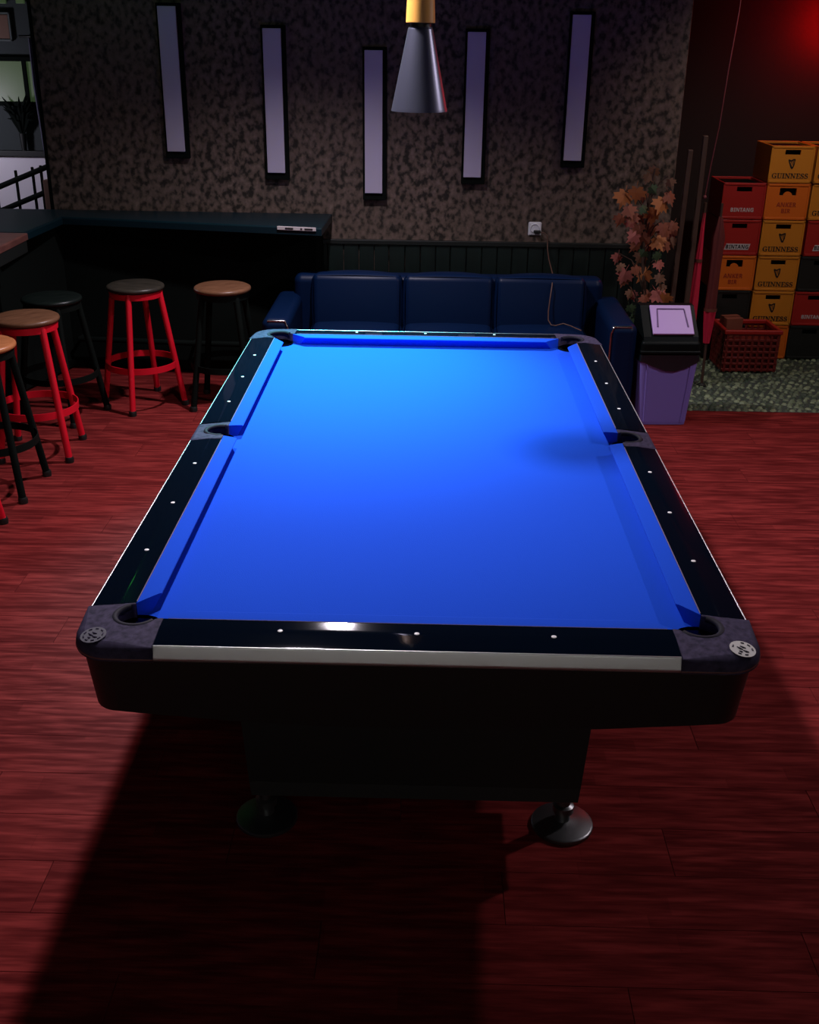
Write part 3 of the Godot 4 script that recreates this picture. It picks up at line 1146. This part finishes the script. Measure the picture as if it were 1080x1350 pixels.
func build_wall_lamps():
	var which := ["leftmost of the five, above the bar counter", "second from the left, above the counter end", "in the middle of the five, hanging lowest", "just right of the cone pendant lamp", "rightmost of the five, near the orange leaves"]
	var spec := [[-1.59, 1.369, 2.197], [-0.965, 1.25, 2.084], [-0.352, 1.135, 1.971], [0.2685, 1.241, 2.079], [0.8895, 1.351, 2.18]]
	for i in 5:
		var q = spec[i]
		var t := thing("wall_lamp", "tall narrow wall lamp, " + which[i], "wall lamp", Vector3(q[0], 0, -3.6), 0, "tall wall lamps")
		var h: float = q[2] - q[1]
		var y: float = (q[1] + q[2]) / 2
		var s := st()
		rbox(s, Vector3(0.006, y - 0.012, 0.019), Vector3(0.148, h + 0.06, 0.036), 0.003, 1)
		part("housing", done(s), M.dull_black, t)
		s = st()
		rbox(s, Vector3(0, y, 0.044), Vector3(0.11, h, 0.016), 0.003, 1)
		part("diffuser", done(s), M.lamp_diffuser, t)

# ---------------------------------------------------------------- crates
func make_crate(label: String, m: Material, at: Vector3, look: String, group := "bottle crates in the stacks by the right wall"):
	var t := thing("bottle_crate", label, "crate", at, 0, group)
	var w := 0.284
	var h := 0.234
	var d := 0.36
	var s := st()
	# floor, sides and back
	rbox(s, Vector3(0, 0.008, -d / 2), Vector3(w - 0.012, 0.014, d - 0.012), 0.003, 1)
	for sg in [-1.0, 1.0]:
		rbox(s, Vector3(sg * (w / 2 - 0.006), h / 2, -d / 2), Vector3(0.012, h - 0.002, d - 0.004), 0.004, 1)
	rbox(s, Vector3(0, h / 2, -d + 0.006), Vector3(w, h - 0.002, 0.012), 0.004, 1)
	part("body", done(s), m, t)
	# front with the hand hole
	var arched := look == "arched"
	var hw := 0.05 if not arched else 0.055
	var h0 := 0.178 if not arched else 0.158
	var h1 := 0.208 if not arched else 0.205
	s = st()
	var ring := PackedVector2Array()
	var lip := PackedVector2Array()
	if arched:
		lip.append_array([Vector2(-hw, h0), Vector2(-0.026, h0)])
		lip.append_array(arc(Vector2(0, h0 - 0.006), 0.03, 165, 15, 8))
		lip.append_array([Vector2(0.026, h0), Vector2(hw, h0)])
	else:
		lip.append_array([Vector2(-hw, h0), Vector2(hw, h0)])
	# outline walks round the hole through a seam
	var A := Transform3D(Basis.IDENTITY, Vector3(0, 0, -0.013))
	var B := Transform3D(Basis.IDENTITY, Vector3(0, 0, -0.001))
	var left := PackedVector2Array([Vector2(-w / 2, 0.001), Vector2(w / 2, 0.001), Vector2(w / 2, h0)])
	for k in range(lip.size() - 1, -1, -1): left.append(lip[k])
	left.append(Vector2(-w / 2, h0))
	extrude(s, left, A, B)
	extrude(s, PackedVector2Array([Vector2(-w / 2, h0), Vector2(-hw, h0), Vector2(-hw, h1), Vector2(-w / 2, h1)]), A, B)
	extrude(s, PackedVector2Array([Vector2(hw, h0), Vector2(w / 2, h0), Vector2(w / 2, h1), Vector2(hw, h1)]), A, B)
	extrude(s, PackedVector2Array([Vector2(-w / 2, h1), Vector2(w / 2, h1), Vector2(w / 2, h - 0.001), Vector2(-w / 2, h - 0.001)]), A, B)
	var fr := part("front_panel", done(s), m, t)
	s = st()
	rbox(s, Vector3(0, h - 0.009, 0.0), Vector3(w, 0.016, 0.008), 0.003, 1)
	rbox(s, Vector3(0, 0.009, 0.0), Vector3(w, 0.016, 0.008), 0.003, 1)
	for sg in [-1.0, 1.0]:
		rbox(s, Vector3(sg * (w / 2 - 0.006), h / 2, 0.0), Vector3(0.012, h, 0.008), 0.003, 1)
	part("rim", done(s), m, t)
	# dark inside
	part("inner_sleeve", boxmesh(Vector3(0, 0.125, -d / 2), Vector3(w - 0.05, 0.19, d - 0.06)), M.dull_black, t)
	var put := func(text, hh, y, mm, bold, serif):
		var o := part("print", words(text, hh, 0.2, 0.002, bold, serif), mm, fr)
		o.position = Vector3(0, y, 0.0005)
		return o
	if look == "harp":
		put.call("GUINNESS", 0.034, 0.045, M.print_dark, true, true)
		s = st()
		harp(s, Vector3(0, 0.122, 0.0))
		part("harp_print", done(s), M.print_dark, fr)
	elif look == "arched":
		put.call("ANKER", 0.03, 0.098, M.print_red, true, false)
		put.call("BIR", 0.028, 0.058, M.print_red, true, false)
	elif look == "plate":
		s = st()
		extrude(s, PackedVector2Array([Vector2(-0.086, 0.036), Vector2(0.076, 0.036), Vector2(0.088, 0.076), Vector2(-0.074, 0.076)]), Transform3D(Basis.IDENTITY, Vector3(0, 0, -0.002)), Transform3D(Basis.IDENTITY, Vector3(0, 0, 0.0005)))
		part("print_plate", done(s), M.print_white, fr)
		var o = put.call("BINTANG", 0.026, 0.056, M.print_dark, true, false)
		o.position.z = 0.0012
	elif look == "white":
		put.call("BINTANG", 0.026, 0.06, M.print_white, true, false)
	return t

func harp(s: SurfaceTool, at: Vector3):
	var z0 := Transform3D(Basis.IDENTITY, at + Vector3(0, 0, -0.001))
	var z1 := Transform3D(Basis.IDENTITY, at + Vector3(0, 0, 0.001))
	# neck, pillar, sound box
	extrude(s, PackedVector2Array([Vector2(-0.022, 0.028), Vector2(-0.005, 0.022), Vector2(0.01, 0.03), Vector2(0.022, 0.03), Vector2(0.022, 0.022), Vector2(0.01, 0.021), Vector2(-0.006, 0.013), Vector2(-0.024, 0.018)]), z0, z1)
	extrude(s, PackedVector2Array([Vector2(0.022, 0.026), Vector2(0.016, 0.026), Vector2(0.014, 0.0), Vector2(0.004, -0.03), Vector2(0.012, -0.032), Vector2(0.02, -0.005)]), z0, z1)
	extrude(s, PackedVector2Array([Vector2(-0.024, 0.02), Vector2(-0.016, 0.018), Vector2(0.01, -0.028), Vector2(0.004, -0.034), Vector2(-0.004, -0.026)]), z0, z1)
	for k in 4:
		var x := -0.012 + k * 0.0072
		extrude(s, PackedVector2Array([Vector2(x, 0.02), Vector2(x + 0.003, 0.02), Vector2(x + 0.003, 0.012 - k * 0.011), Vector2(x, 0.014 - k * 0.011)]), z0, z1)

func build_crates():
	var A := 2.079
	var B := 2.372
	var C := 2.672
	var H := 0.237
	var z := -3.9
	var y := 0.011
	var Y := M.crate_yellow as Material
	var O := M.crate_orange as Material
	var R := M.crate_red as Material
	var K := M.crate_black as Material
	make_crate("black bottle crate on the floor behind the red mesh basket", K, Vector3(A, y, z), "plain")
	make_crate("black bottle crate directly under the lower orange crate, above the basket", K, Vector3(A - 0.003, y + H, z), "plain")
	make_crate("orange bottle crate with arched hand hole in the left stack", O, Vector3(A, y + 2 * H, z + 0.004), "arched")
	make_crate("red bottle crate with a white name plate in the left stack", R, Vector3(A + 0.002, y + 3 * H, z), "plate")
	make_crate("dull red bottle crate on top of the left stack", R, Vector3(A + 0.004, y + 4 * H, z - 0.005), "white")
	make_crate("orange yellow bottle crate lowest in the middle stack, half behind the basket", O, Vector3(B, y, z), "plain")
	make_crate("yellow harp printed crate lowest of the yellow ones, just above the basket", Y, Vector3(B, y + H, z + 0.004), "harp")
	make_crate("yellow harp printed crate beside the left stack's orange crate", Y, Vector3(B + 0.002, y + 2 * H, z), "harp")
	make_crate("yellow harp printed crate beside the red crate with the white plate", Y, Vector3(B, y + 3 * H, z + 0.003), "harp")
	make_crate("orange bottle crate with arched hand hole high in the middle stack", O, Vector3(B - 0.003, y + 4 * H, z), "arched")
	make_crate("yellow harp printed crate on top of the middle stack", Y, Vector3(B - 0.008, y + 5 * H, z), "harp")
	make_crate("black bottle crate on the floor at the right edge", K, Vector3(C - 0.012, y, z), "plain")
	make_crate("red bottle crate low in the right stack, between two black ones", R, Vector3(C - 0.01, y + H, z), "white")
	make_crate("black bottle crate in the right stack, between two red ones", K, Vector3(C - 0.008, y + 2 * H, z), "plain")
	make_crate("red bottle crate upper in the right stack, under the yellow ones", R, Vector3(C + 0.002, y + 3 * H, z), "plate")
	make_crate("dark yellow crate second from top of the right stack", Y, Vector3(C - 0.004, y + 4 * H, z - 0.01), "harp")
	make_crate("yellow crate on top of the right stack, cut by the frame edge", Y, Vector3(C - 0.008, y + 5 * H, z), "harp")
	# red mesh basket before the stacks
	var t := thing("mesh_basket", "red plastic mesh basket standing on the pebbled floor before the crates", "basket", Vector3(2.165, 0.012, -3.7), 0.03)
	var w := 0.18
	var h := 0.27
	var d := 0.15
	var s := st()
	for sg in [-1.0, 1.0]:
		for k in 9:
			var x := lerpf(-w + 0.012, w - 0.012, k / 8.0)
			rbox(s, Vector3(x, h / 2, sg * d), Vector3(0.016, h, 0.012), 0.003, 1)
		for k in 7:
			rbox(s, Vector3(0, 0.015 + k * 0.04, sg * d), Vector3(2 * w, 0.016, 0.012), 0.003, 1)
		for k in 7:
			var zz := lerpf(-d + 0.012, d - 0.012, k / 6.0)
			rbox(s, Vector3(sg * w, h / 2, zz), Vector3(0.012, h, 0.016), 0.003, 1)
		for k in 7:
			rbox(s, Vector3(sg * w, 0.015 + k * 0.04, 0), Vector3(0.012, 0.016, 2 * d), 0.003, 1)
	part("mesh_wall", done(s), M.basket_red, t)
	part("base", boxmesh(Vector3(0, 0.008, 0), Vector3(2 * w, 0.014, 2 * d)), M.basket_red, t)
	part("lining", boxmesh(Vector3(0, 0.11, 0), Vector3(2 * w - 0.03, 0.18, 2 * d - 0.03)), M.basket_red, t)
	s = st()
	for sg in [-1.0, 1.0]:
		rbox(s, Vector3(0, h, sg * d), Vector3(2 * w + 0.03, 0.03, 0.026), 0.008, 2)
		rbox(s, Vector3(sg * w, h, 0), Vector3(0.026, 0.03, 2 * d + 0.02), 0.008, 2)
	part("rim", done(s), M.crate_red, t)
	t = thing("carton", "small brown carton poking out of the red mesh basket", "carton", Vector3(2.06, 0.213, -3.72), 0.25)
	s = st()
	rbox(s, Vector3(0, 0.066, 0), Vector3(0.12, 0.13, 0.1), 0.004, 1)
	part("body", done(s), M.carton_brown, t)
	part("flap", boxmesh(Vector3(0, 0.134, -0.02), Vector3(0.12, 0.004, 0.05)), M.carton_brown, t)

# ---------------------------------------------------------------- bin
func build_bin():
	var t := thing("trash_bin", "lilac rubbish bin with a dark lid and push flap beside the table", "rubbish bin", Vector3(1.375, 0, -2.59), 0.05)
	var rows := []
	for h in [[0.002, 0.138, 0.125], [0.02, 0.14, 0.128], [0.41, 0.166, 0.15]]:
		var line := PackedVector3Array()
		var c := 0.02
		for q in [[1, 1], [-1, 1], [-1, -1], [1, -1]]:
			var pts := arc(Vector2(h[1] - c, h[2] - c), c, 0, 90, 4)
			if q[0] * q[1] < 0: pts.reverse()
			for p in pts: line.append(Vector3(p.x * q[0], h[0], p.y * q[1]))
		rows.append(line)
	var s := st()
	grid(s, rows, true, [1], true, false)
	part("body", done(s), M.bin_lilac, t)
	s = st()
	for x in [-0.112, 0.112]:
		s = st()
		tube(s, [Vector3(x * 0.96, 0.02, 0.128), Vector3(x * 1.12, 0.38, 0.149)], 0.006, 6)
		part("rib", done(s), M.bin_lilac, t)
	# liner folded over the rim, hanging lower at the middle
	rows = []
	for k in 3:
		var line := PackedVector3Array()
		for q in [[1, 1], [-1, 1], [-1, -1], [1, -1]]:
			var pts := arc(Vector2(0.148 + 0.001 * k, 0.134), 0.022, 0, 90, 4)
			if q[0] * q[1] < 0: pts.reverse()
			for i in pts.size():
				var p := pts[i]
				line.append(Vector3(p.x * q[0], [0.425, 0.4, 0.385][k], p.y * q[1]))
				if i == (0 if q[0] * q[1] < 0 else 4) or false:
					pass
		rows.append(line)
	s = st()
	grid(s, rows, true)
	var hang := PackedVector2Array([Vector2(-0.164, 0.412), Vector2(0.166, 0.412), Vector2(0.164, 0.388), Vector2(0.1, 0.352), Vector2(0.035, 0.331), Vector2(-0.02, 0.333), Vector2(-0.09, 0.358), Vector2(-0.162, 0.388)])
	extrude(s, hang, Transform3D(Basis.IDENTITY, Vector3(0, 0, 0.146)), Transform3D(Basis.IDENTITY, Vector3(0, 0, 0.157)))
	part("liner", done(s), M.liner_black, t)
	# lid: collar, then a hood sloping back
	s = st()
	rbox(s, Vector3(0, 0.46, 0), Vector3(0.335, 0.085, 0.31), 0.02, 3)
	rbox(s, Vector3(0, 0.44, 0), Vector3(0.345, 0.02, 0.32), 0.008, 2)
	var hood := PackedVector2Array([Vector2(-0.145, 0.49), Vector2(0.145, 0.49), Vector2(0.13, 0.525), Vector2(-0.035, 0.665), Vector2(-0.1, 0.665), Vector2(-0.145, 0.52)])
	extrude(s, hood, Transform3D(Basis(Vector3(0, 0, 1), Vector3.UP, Vector3(1, 0, 0)), Vector3(-0.155, 0, 0)), Transform3D(Basis(Vector3(0, 0, 1), Vector3.UP, Vector3(1, 0, 0)), Vector3(0.155, 0, 0)))
	var lid := part("lid", done(s), M.lid_black, t)
	s = st()
	var ang := -atan2(0.14, 0.165) 
	var bs := Basis(Vector3.RIGHT, -ang)
	rbox(s, Vector3(0.012, 0.602, 0.054), Vector3(0.235, 0.014, 0.2), 0.005, 2, bs)
	var flap := part("flap", done(s), M.flap_lilac, lid)
	flap.set_meta("label", "pale lilac push flap")
	s = st()
	tube(s, [Vector3(-0.075, 0.574, 0.1), Vector3(-0.066, 0.654, 0.006), Vector3(0.088, 0.654, 0.006), Vector3(0.098, 0.574, 0.1)], 0.004, 6)
	part("flap_groove", done(s), M.bin_groove, lid)

# ---------------------------------------------------------------- plant
func leaf_mesh() -> ArrayMesh:
	# five lobed maple leaf, folded a little along its middle
	var pts := [Vector2(0, -0.1), Vector2(0.12, -0.22), Vector2(0.3, -0.2), Vector2(0.26, -0.05), Vector2(0.52, 0.05), Vector2(0.42, 0.16), Vector2(0.5, 0.34), Vector2(0.24, 0.3), Vector2(0.22, 0.5), Vector2(0.1, 0.46), Vector2(0, 0.78)]
	var s := st()
	var o := Vector3.ZERO
	for sg in [-1.0, 1.0]:
		for i in pts.size() - 1:
			var a := Vector3(pts[i].x * sg, pts[i].y, -absf(pts[i].x) * 0.35 - pts[i].y * pts[i].y * 0.15)
			var b := Vector3(pts[i + 1].x * sg, pts[i + 1].y, -absf(pts[i + 1].x) * 0.35 - pts[i + 1].y * pts[i + 1].y * 0.15)
			var c := Vector3(0, 0.1, 0.0)
			var g := (b - c).cross(a - c).normalized()
			if g.z < 0:
				g = -g
				var q := a
				a = b
				b = q
			for p in [c, a, b]:
				s.set_normal(g)
				s.add_vertex(p)
	var st_ := [Vector3(0, -0.1, 0), Vector3(0.02, -0.3, -0.03), Vector3(0.0, -0.48, -0.12)]
	tube(s, st_, 0.012, 5)
	return done(s)

func build_plant():
	var t := thing("maple_plant", "artificial maple with orange autumn leaves in the corner beside the wall", "plant", Vector3(1.33, 0, -3.2))
	var s := st()
	lathe(s, [Vector2(0.1, 0.0), Vector2(0.125, 0.22), Vector2(0.135, 0.225), Vector2(0.135, 0.25), Vector2(0.12, 0.25), Vector2(0.115, 0.2), Vector2(0.001, 0.2)], 24, Vector3.ZERO, [1, 2, 3, 4, 5], Basis.IDENTITY, true)
	part("pot", done(s), M.pot, t)
	s = st()
	tube(s, [Vector3(0, 0.2, 0), Vector3(0.02, 0.6, 0), Vector3(-0.02, 0.95, 0), Vector3(0.01, 1.35, 0.0)], [0.018, 0.015, 0.011, 0.006], 8)
	var stem := part("stem", done(s), M.bark, t)
	var lm := leaf_mesh()
	# where the leaves sit: across, height, size, kind
	var spots := [[-0.155, 1.2, 1.25, 0], [-0.1, 1.23, 1.15, 0], [-0.14, 1.13, 1.0, 1], [-0.04, 1.2, 0.8, 1], [0.06, 1.17, 1.2, 0], [0.1, 1.21, 1.0, 1], [0.03, 1.1, 1.3, 0], [-0.02, 1.31, 0.8, 4], [0.02, 1.34, 0.8, 4], [0.09, 1.29, 0.7, 4],
		[-0.16, 1.06, 0.9, 1], [-0.1, 1.04, 0.9, 2], [-0.04, 1.07, 1.0, 1], [0.0, 1.02, 1.0, 1], [0.05, 1.0, 1.1, 1], [0.11, 1.0, 1.1, 1], [0.15, 0.98, 0.95, 1], [-0.08, 0.97, 1.0, 2], [-0.02, 0.95, 1.1, 1], [0.06, 0.94, 1.1, 0], [0.12, 0.92, 1.0, 1], [0.03, 0.9, 0.9, 2], [-0.06, 0.91, 0.9, 1], [0.15, 0.93, 0.8, 4],
		[-0.16, 0.83, 0.8, 2], [-0.15, 0.78, 0.7, 4], [-0.12, 0.74, 1.15, 2], [-0.06, 0.77, 0.8, 1], [-0.01, 0.83, 0.95, 4], [0.01, 0.74, 1.2, 0], [0.08, 0.81, 0.8, 2], [0.1, 0.72, 0.8, 4],
		[0.0, 0.985, 1.05, 1], [0.08, 1.03, 0.9, 1], [-0.06, 1.02, 0.9, 1], [0.14, 1.04, 0.8, 1], [-0.11, 1.09, 0.95, 1], [-0.12, 0.7, 0.8, 1], [0.05, 0.6, 0.85, 1], [-0.08, 0.63, 0.7, 4], [-0.05, 0.6, 0.75, 2], [0.01, 0.6, 0.8, 1], [0.1, 0.615, 1.2, 2], [0.14, 0.6, 1.0, 0], [-0.1, 0.68, 0.6, 3], [0.12, 0.66, 0.6, 4],
		[-0.06, 0.52, 0.7, 3], [0.0, 0.5, 0.8, 3], [0.06, 0.52, 0.8, 3], [0.1, 0.49, 0.7, 3], [-0.02, 0.45, 0.8, 3], [0.05, 0.44, 0.8, 3], [-0.02, 0.87, 0.7, 3], [0.07, 0.86, 0.8, 3], [-0.05, 1.13, 0.7, 3], [0.0, 1.24, 0.7, 3]]
	var kinds := [M.leaf_orange, M.leaf_rust, M.leaf_pink, M.leaf_green, M.leaf_dry]
	for q in spots:
		var o := part_fast("leaf", lm, kinds[q[3]], t)
		var at := Vector3(q[0], q[1], rng.randf_range(-0.05, 0.09))
		o.transform = Transform3D(Basis.from_euler(Vector3(rng.randf_range(-0.5, 0.3), rng.randf_range(-0.6, 0.6), PI + rng.randf_range(-0.8, 0.8))).scaled(Vector3.ONE * q[2] * 0.1), at)
	for k in 14:
		var q = spots[k * 3]
		s = st()
		tube(s, [Vector3(0, q[1] - 0.12, 0), Vector3(q[0] * 0.5, q[1] - 0.02, 0.0), Vector3(q[0], q[1] + 0.02, 0.01)], 0.004, 5)
		part_fast("twig", done(s), M.bark, stem)

# ---------------------------------------------------------------- poles, parasols
func build_poles_and_parasols():
	var spec := [["thin brown wooden pole leaning at the wall corner, the left one", 1.545, 1.53, 1.46], ["thin brown wooden pole standing right of the other pole", 1.615, 1.62, 1.54]]
	for q in spec:
		var t := thing("wooden_pole", q[0], "pole", Vector3(q[2], 0, -3.2), 0, "brown poles in the corner")
		var s := st()
		rbox(s, Vector3(0, q[3] / 2, 0), Vector3(0.03, q[3], 0.03), 0.005, 2, Basis(Vector3.BACK, (q[2] - q[1]) / q[3]))
		part("shaft", done(s), M.pole_wood, t)
		s = st()
		lathe(s, [Vector2(0.018, 0), Vector2(0.02, 0.03)], 12, Vector3(0, 0.001, 0), [], Basis.IDENTITY, true, true)
		part("ferrule", done(s), M.satin_black, t)
	# two folded parasols
	folded_parasol("folded bright red parasol leaning behind the bin, point upwards", Vector3(1.67, 0, -3.27), 1.12, [[0.36, 0.036], [0.55, 0.031], [0.8, 0.02], [1.0, 0.011], [1.09, 0.008]], M.parasol_red, -0.01)
	folded_parasol("folded red and brown parasol standing between the bin and the crates", Vector3(1.79, 0, -3.25), 1.12, [[0.3, 0.018], [0.4, 0.027], [0.5, 0.034], [0.72, 0.03], [0.95, 0.036], [1.07, 0.012]], M.parasol_dark_red, 0.012)
	var t := thing("hanging_cord", "thin reddish cord hanging in front of the dark corner wall", "cord", Vector3(0, 0, 0))
	var s := st()
	tube(s, [Vector3(1.74, 2.949, -3.22), Vector3(1.725, 2.2, -3.21), Vector3(1.703, 1.9, -3.2), Vector3(1.69, 1.6, -3.2), Vector3(1.668, 1.37, -3.2), Vector3(1.655, 1.2, -3.2)], 0.004, 6)
	part("strand", done(s), M.cord_red, t)
	s = st()
	sphere(s, Vector3(1.655, 1.19, -3.2), 0.012)
	part("knot", done(s), M.cord_red, t)

func folded_parasol(label, at, h, prof, m, lean):
	var t := thing("folded_parasol", label, "parasol", at, 0, "folded parasols in the corner")
	var tilt := Basis(Vector3.BACK, lean)
	var s := st()
	tube(s, [tilt * Vector3(0, 0.012, 0), tilt * Vector3(0, h + 0.03, 0)], 0.009, 8)
	part("pole", done(s), M.pole_wood, t)
	var rows := []
	for p in prof:
		var line := PackedVector3Array()
		for k in 24:
			var a := TAU * k / 24
			var r: float = p[1] * (1.0 + 0.22 * cos(a * 6.0 + p[0] * 4.0))
			line.append(tilt * Vector3(cos(a) * r, p[0], sin(a) * r))
		rows.append(line)
	s = st()
	grid(s, rows, true, [], true, true)
	var c := part("canopy", done(s), m, t)
	if m == M.parasol_dark_red:
		# the lower end is bright red cloth
		s = st()
		rows.clear()
		for p in [[0.285, 0.019], [0.3, 0.0205], [0.4, 0.0295], [0.49, 0.0365]]:
			var line := PackedVector3Array()
			for k in 24:
				var a := TAU * k / 24
				var r: float = p[1] * (1.0 + 0.22 * cos(a * 6.0 + p[0] * 4.0))
				line.append(tilt * Vector3(cos(a) * r, p[0], sin(a) * r))
			rows.append(line)
		grid(s, rows, true, [], true, true)
		var low := part("lower_canopy", done(s), M.parasol_red, t)
		low.set_meta("label", "bright red lower end of the folded cloth")
	s = st()
	lathe(s, [Vector2(prof[2][1] * 1.24, prof[2][0] - 0.008), Vector2(prof[2][1] * 1.24, prof[2][0] + 0.012)], 20, Vector3.ZERO, [], tilt)
	part("tie_band", done(s), M.parasol_brown, c)
	s = st()
	lathe(s, [Vector2(0.03, 0.0), Vector2(0.03, 0.01), Vector2(0.012, 0.02)], 14, Vector3.ZERO, [1], Basis.IDENTITY, true, true)
	part("ferrule", done(s), M.satin_black, t)

# ---------------------------------------------------------------- small things
func build_small_things():
	var t := thing("wall_socket", "white square wall socket with a dark plug above the wainscot", "socket", Vector3(0.685, 0.925, -3.6))
	var s := st()
	rbox(s, Vector3(0, 0, 0.006), Vector3(0.086, 0.086, 0.012), 0.01, 3)
	part("plate", done(s), M.socket_white, t)
	s = st()
	lathe(s, [Vector2(0.03, 0.0), Vector2(0.03, 0.004), Vector2(0.026, 0.006), Vector2(0.024, 0.002), Vector2(0.001, 0.001)], 24, Vector3(0, 0.004, 0.012), [1, 2, 3], Basis(Vector3.RIGHT, PI / 2))
	part("outlet", done(s), M.socket_white, t)
	t = thing("power_cord", "thin brown power cord falling from the socket over the sofa", "cord")
	s = st()
	rbox(s, Vector3(0.7, 0.908, -3.574), Vector3(0.045, 0.02, 0.03), 0.006, 2)
	part("plug", done(s), M.satin_black, t)
	s = st()
	tube(s, [Vector3(0.72, 0.905, -3.57), Vector3(0.745, 0.905, -3.56), Vector3(0.765, 0.885, -3.56), Vector3(0.772, 0.8, -3.555), Vector3(0.772, 0.76, -3.45), Vector3(0.765, 0.745, -3.2), Vector3(0.755, 0.748, -3.0), Vector3(0.742, 0.7, -2.905), Vector3(0.733, 0.62, -2.887), Vector3(0.727, 0.56, -2.872), Vector3(0.728, 0.51, -2.86), Vector3(0.745, 0.485, -2.84), Vector3(0.77, 0.487, -2.82), Vector3(0.82, 0.49, -2.86), Vector3(0.86, 0.49, -2.8), Vector3(0.91, 0.485, -2.72)], 0.0035, 6)
	part("wire", done(s), M.cord_brown, t)

# ---------------------------------------------------------------- the room seen through the opening
func build_next_room():
	struct("wall_next_back", boxmesh(Vector3(-3.4, 1.475, -4.875), Vector3(2.2, 2.95, 0.15)), M.next_dark, "grey wall of the next room seen through the opening", "wall")
	struct("wall_next_left", boxmesh(Vector3(-4.475, 1.475, -4.2), Vector3(0.15, 2.95, 1.3)), M.next_grey, "left wall of the next room", "wall")
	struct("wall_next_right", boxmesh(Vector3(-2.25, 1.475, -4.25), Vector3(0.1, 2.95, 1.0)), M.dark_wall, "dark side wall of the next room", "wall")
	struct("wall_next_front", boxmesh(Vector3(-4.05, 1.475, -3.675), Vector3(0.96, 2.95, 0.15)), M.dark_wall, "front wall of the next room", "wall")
	var s := st()
	for q in [[Vector3(-2.43, 1.7, -3.675), Vector3(0.022, 1.8, 0.16)], [Vector3(-2.98, 2.57, -3.65), Vector3(1.0, 0.04, 0.22)]]:
		box(s, q[0], q[1])
	struct("trim_2", done(s), M.dull_black, "dark frame of the opening to the next room", "trim")
	var z := -4.78
	# pale dado wall and the strips of glass high up
	struct("wall_next_dado", boxmesh(Vector3(-3.3, 0.6, z + 0.0), Vector3(1.9, 1.2, 0.03)), M.next_pale, "pale lower wall behind the railing in the next room", "wall")
	var t := thing("picture", "brown framed picture at the upper left edge, in the next room", "picture", Vector3(-3.1, 2.07, z))
	part("board", boxmesh(Vector3(0, 0, 0), Vector3(0.22, 0.155, 0.02)), M.next_brown, t)
	part("frame", frame_mesh(0.24, 0.175, 0.014), M.next_grey, t)
	t = thing("transom_light", "pale narrow transom panes at the top left corner, in the next room", "transom window", Vector3(-3.0, 2.235, z))
	part("pane", boxmesh(Vector3(-0.06, 0, 0), Vector3(0.14, 0.035, 0.02)), M.green_pane, t)
	part("pane", boxmesh(Vector3(0.11, 0, 0), Vector3(0.06, 0.03, 0.02)), M.green_pane, t)
	var w := struct("window_1", frame_mesh(0.36, 0.3, 0.03), M.dull_black, "green lit window with a dark middle post in the next room", "window")
	w.position = Vector3(-3.02, 1.71, z)
	var p := part("pane", boxmesh(Vector3(0, 0, -0.005), Vector3(0.34, 0.28, 0.01)), M.green_pane, w)
	part("mullion", boxmesh(Vector3(0.105, 0, 0.01), Vector3(0.03, 0.28, 0.02)), M.dull_black, w)
	# curtain
	t = thing("curtain", "dark blue grey curtain hanging at the right of the green window", "curtain", Vector3(-2.74, 0, -4.6))
	s = st()
	var rows := []
	for y in [0.95, 1.3, 1.7, 2.0]:
		var line := PackedVector3Array()
		for k in 17:
			var u := k / 16.0
			line.append(Vector3((u - 0.5) * (0.12 + 0.02 * sin(y * 5)) + (1.7 - y) * 0.03, y, 0.018 * sin(u * TAU * 3)))
		rows.append(line)
	grid(s, rows, false)
	part("cloth", done(s), M.curtain_blue, t)
	s = st()
	tube(s, [Vector3(-0.12, 2.01, -0.2), Vector3(-0.12, 2.01, 0), Vector3(0.12, 2.01, 0), Vector3(0.12, 2.01, -0.2)], 0.01, 8)
	part("rod", done(s), M.satin_black, t)
	# plant silhouettes under the window
	t = thing("window_plant", "dark leafy plant silhouetted under the green window", "plant", Vector3(-2.98, 1.24, -4.75))
	s = st()
	lathe(s, [Vector2(0.018, 0.0), Vector2(0.026, 0.12)], 16, Vector3.ZERO, [], Basis.IDENTITY, true, true)
	part("pot", done(s), M.satin_black, t)
	s = st()
	for k in 26:
		var a := rng.randf() * TAU
		var d := Vector3(cos(a) * 0.12, rng.randf_range(0.18, 0.38), absf(sin(a)) * 0.05)
		tube(s, [Vector3(0, 0.1, 0), d * 0.6 + Vector3(0, 0.1, 0), d + Vector3(0, 0.02, 0)], [0.008, 0.014, 0.001], 4)
	part("foliage", done(s), M.dull_black, t)
	struct("trim_3", boxmesh(Vector3(-3.2, 1.22, -4.75), Vector3(1.0, 0.04, 0.05)), M.satin_black, "dark sill under the green window", "trim")
	# stair railing
	t = thing("stair_railing", "dark sloping stair railing before the pale wall at the left edge", "railing", Vector3(0, 0, -4.3))
	for q in [[1.17, 1.105], [1.01, 0.93]]:
		s = st()
		tube(s, [Vector3(-2.62, q[0] + 0.03, 0), Vector3(-2.9, q[0] - 0.08, 0), Vector3(-3.6, q[0] - 0.36, 0)], 0.02, 8)
		part("rail", done(s), M.dull_black, t)
	for x in [-2.66, -2.72, -2.78, -2.9, -3.05]:
		part("baluster", boxmesh(Vector3(x, 0.6, 0), Vector3(0.018, 1.2 + (x + 2.66) * 0.4, 0.018)), M.dull_black, t)
	part("newel_post", boxmesh(Vector3(-2.655, 0.55, 0.06), Vector3(0.06, 1.1, 0.06)), M.next_brown, t)

func frame_mesh(w, h, b) -> ArrayMesh:
	var s := st()
	for sg in [-1.0, 1.0]:
		box(s, Vector3(sg * w / 2, 0, 0.004), Vector3(b, h + b, 0.03))
		box(s, Vector3(0, sg * h / 2, 0.004), Vector3(w + b, b, 0.03))
	return done(s)
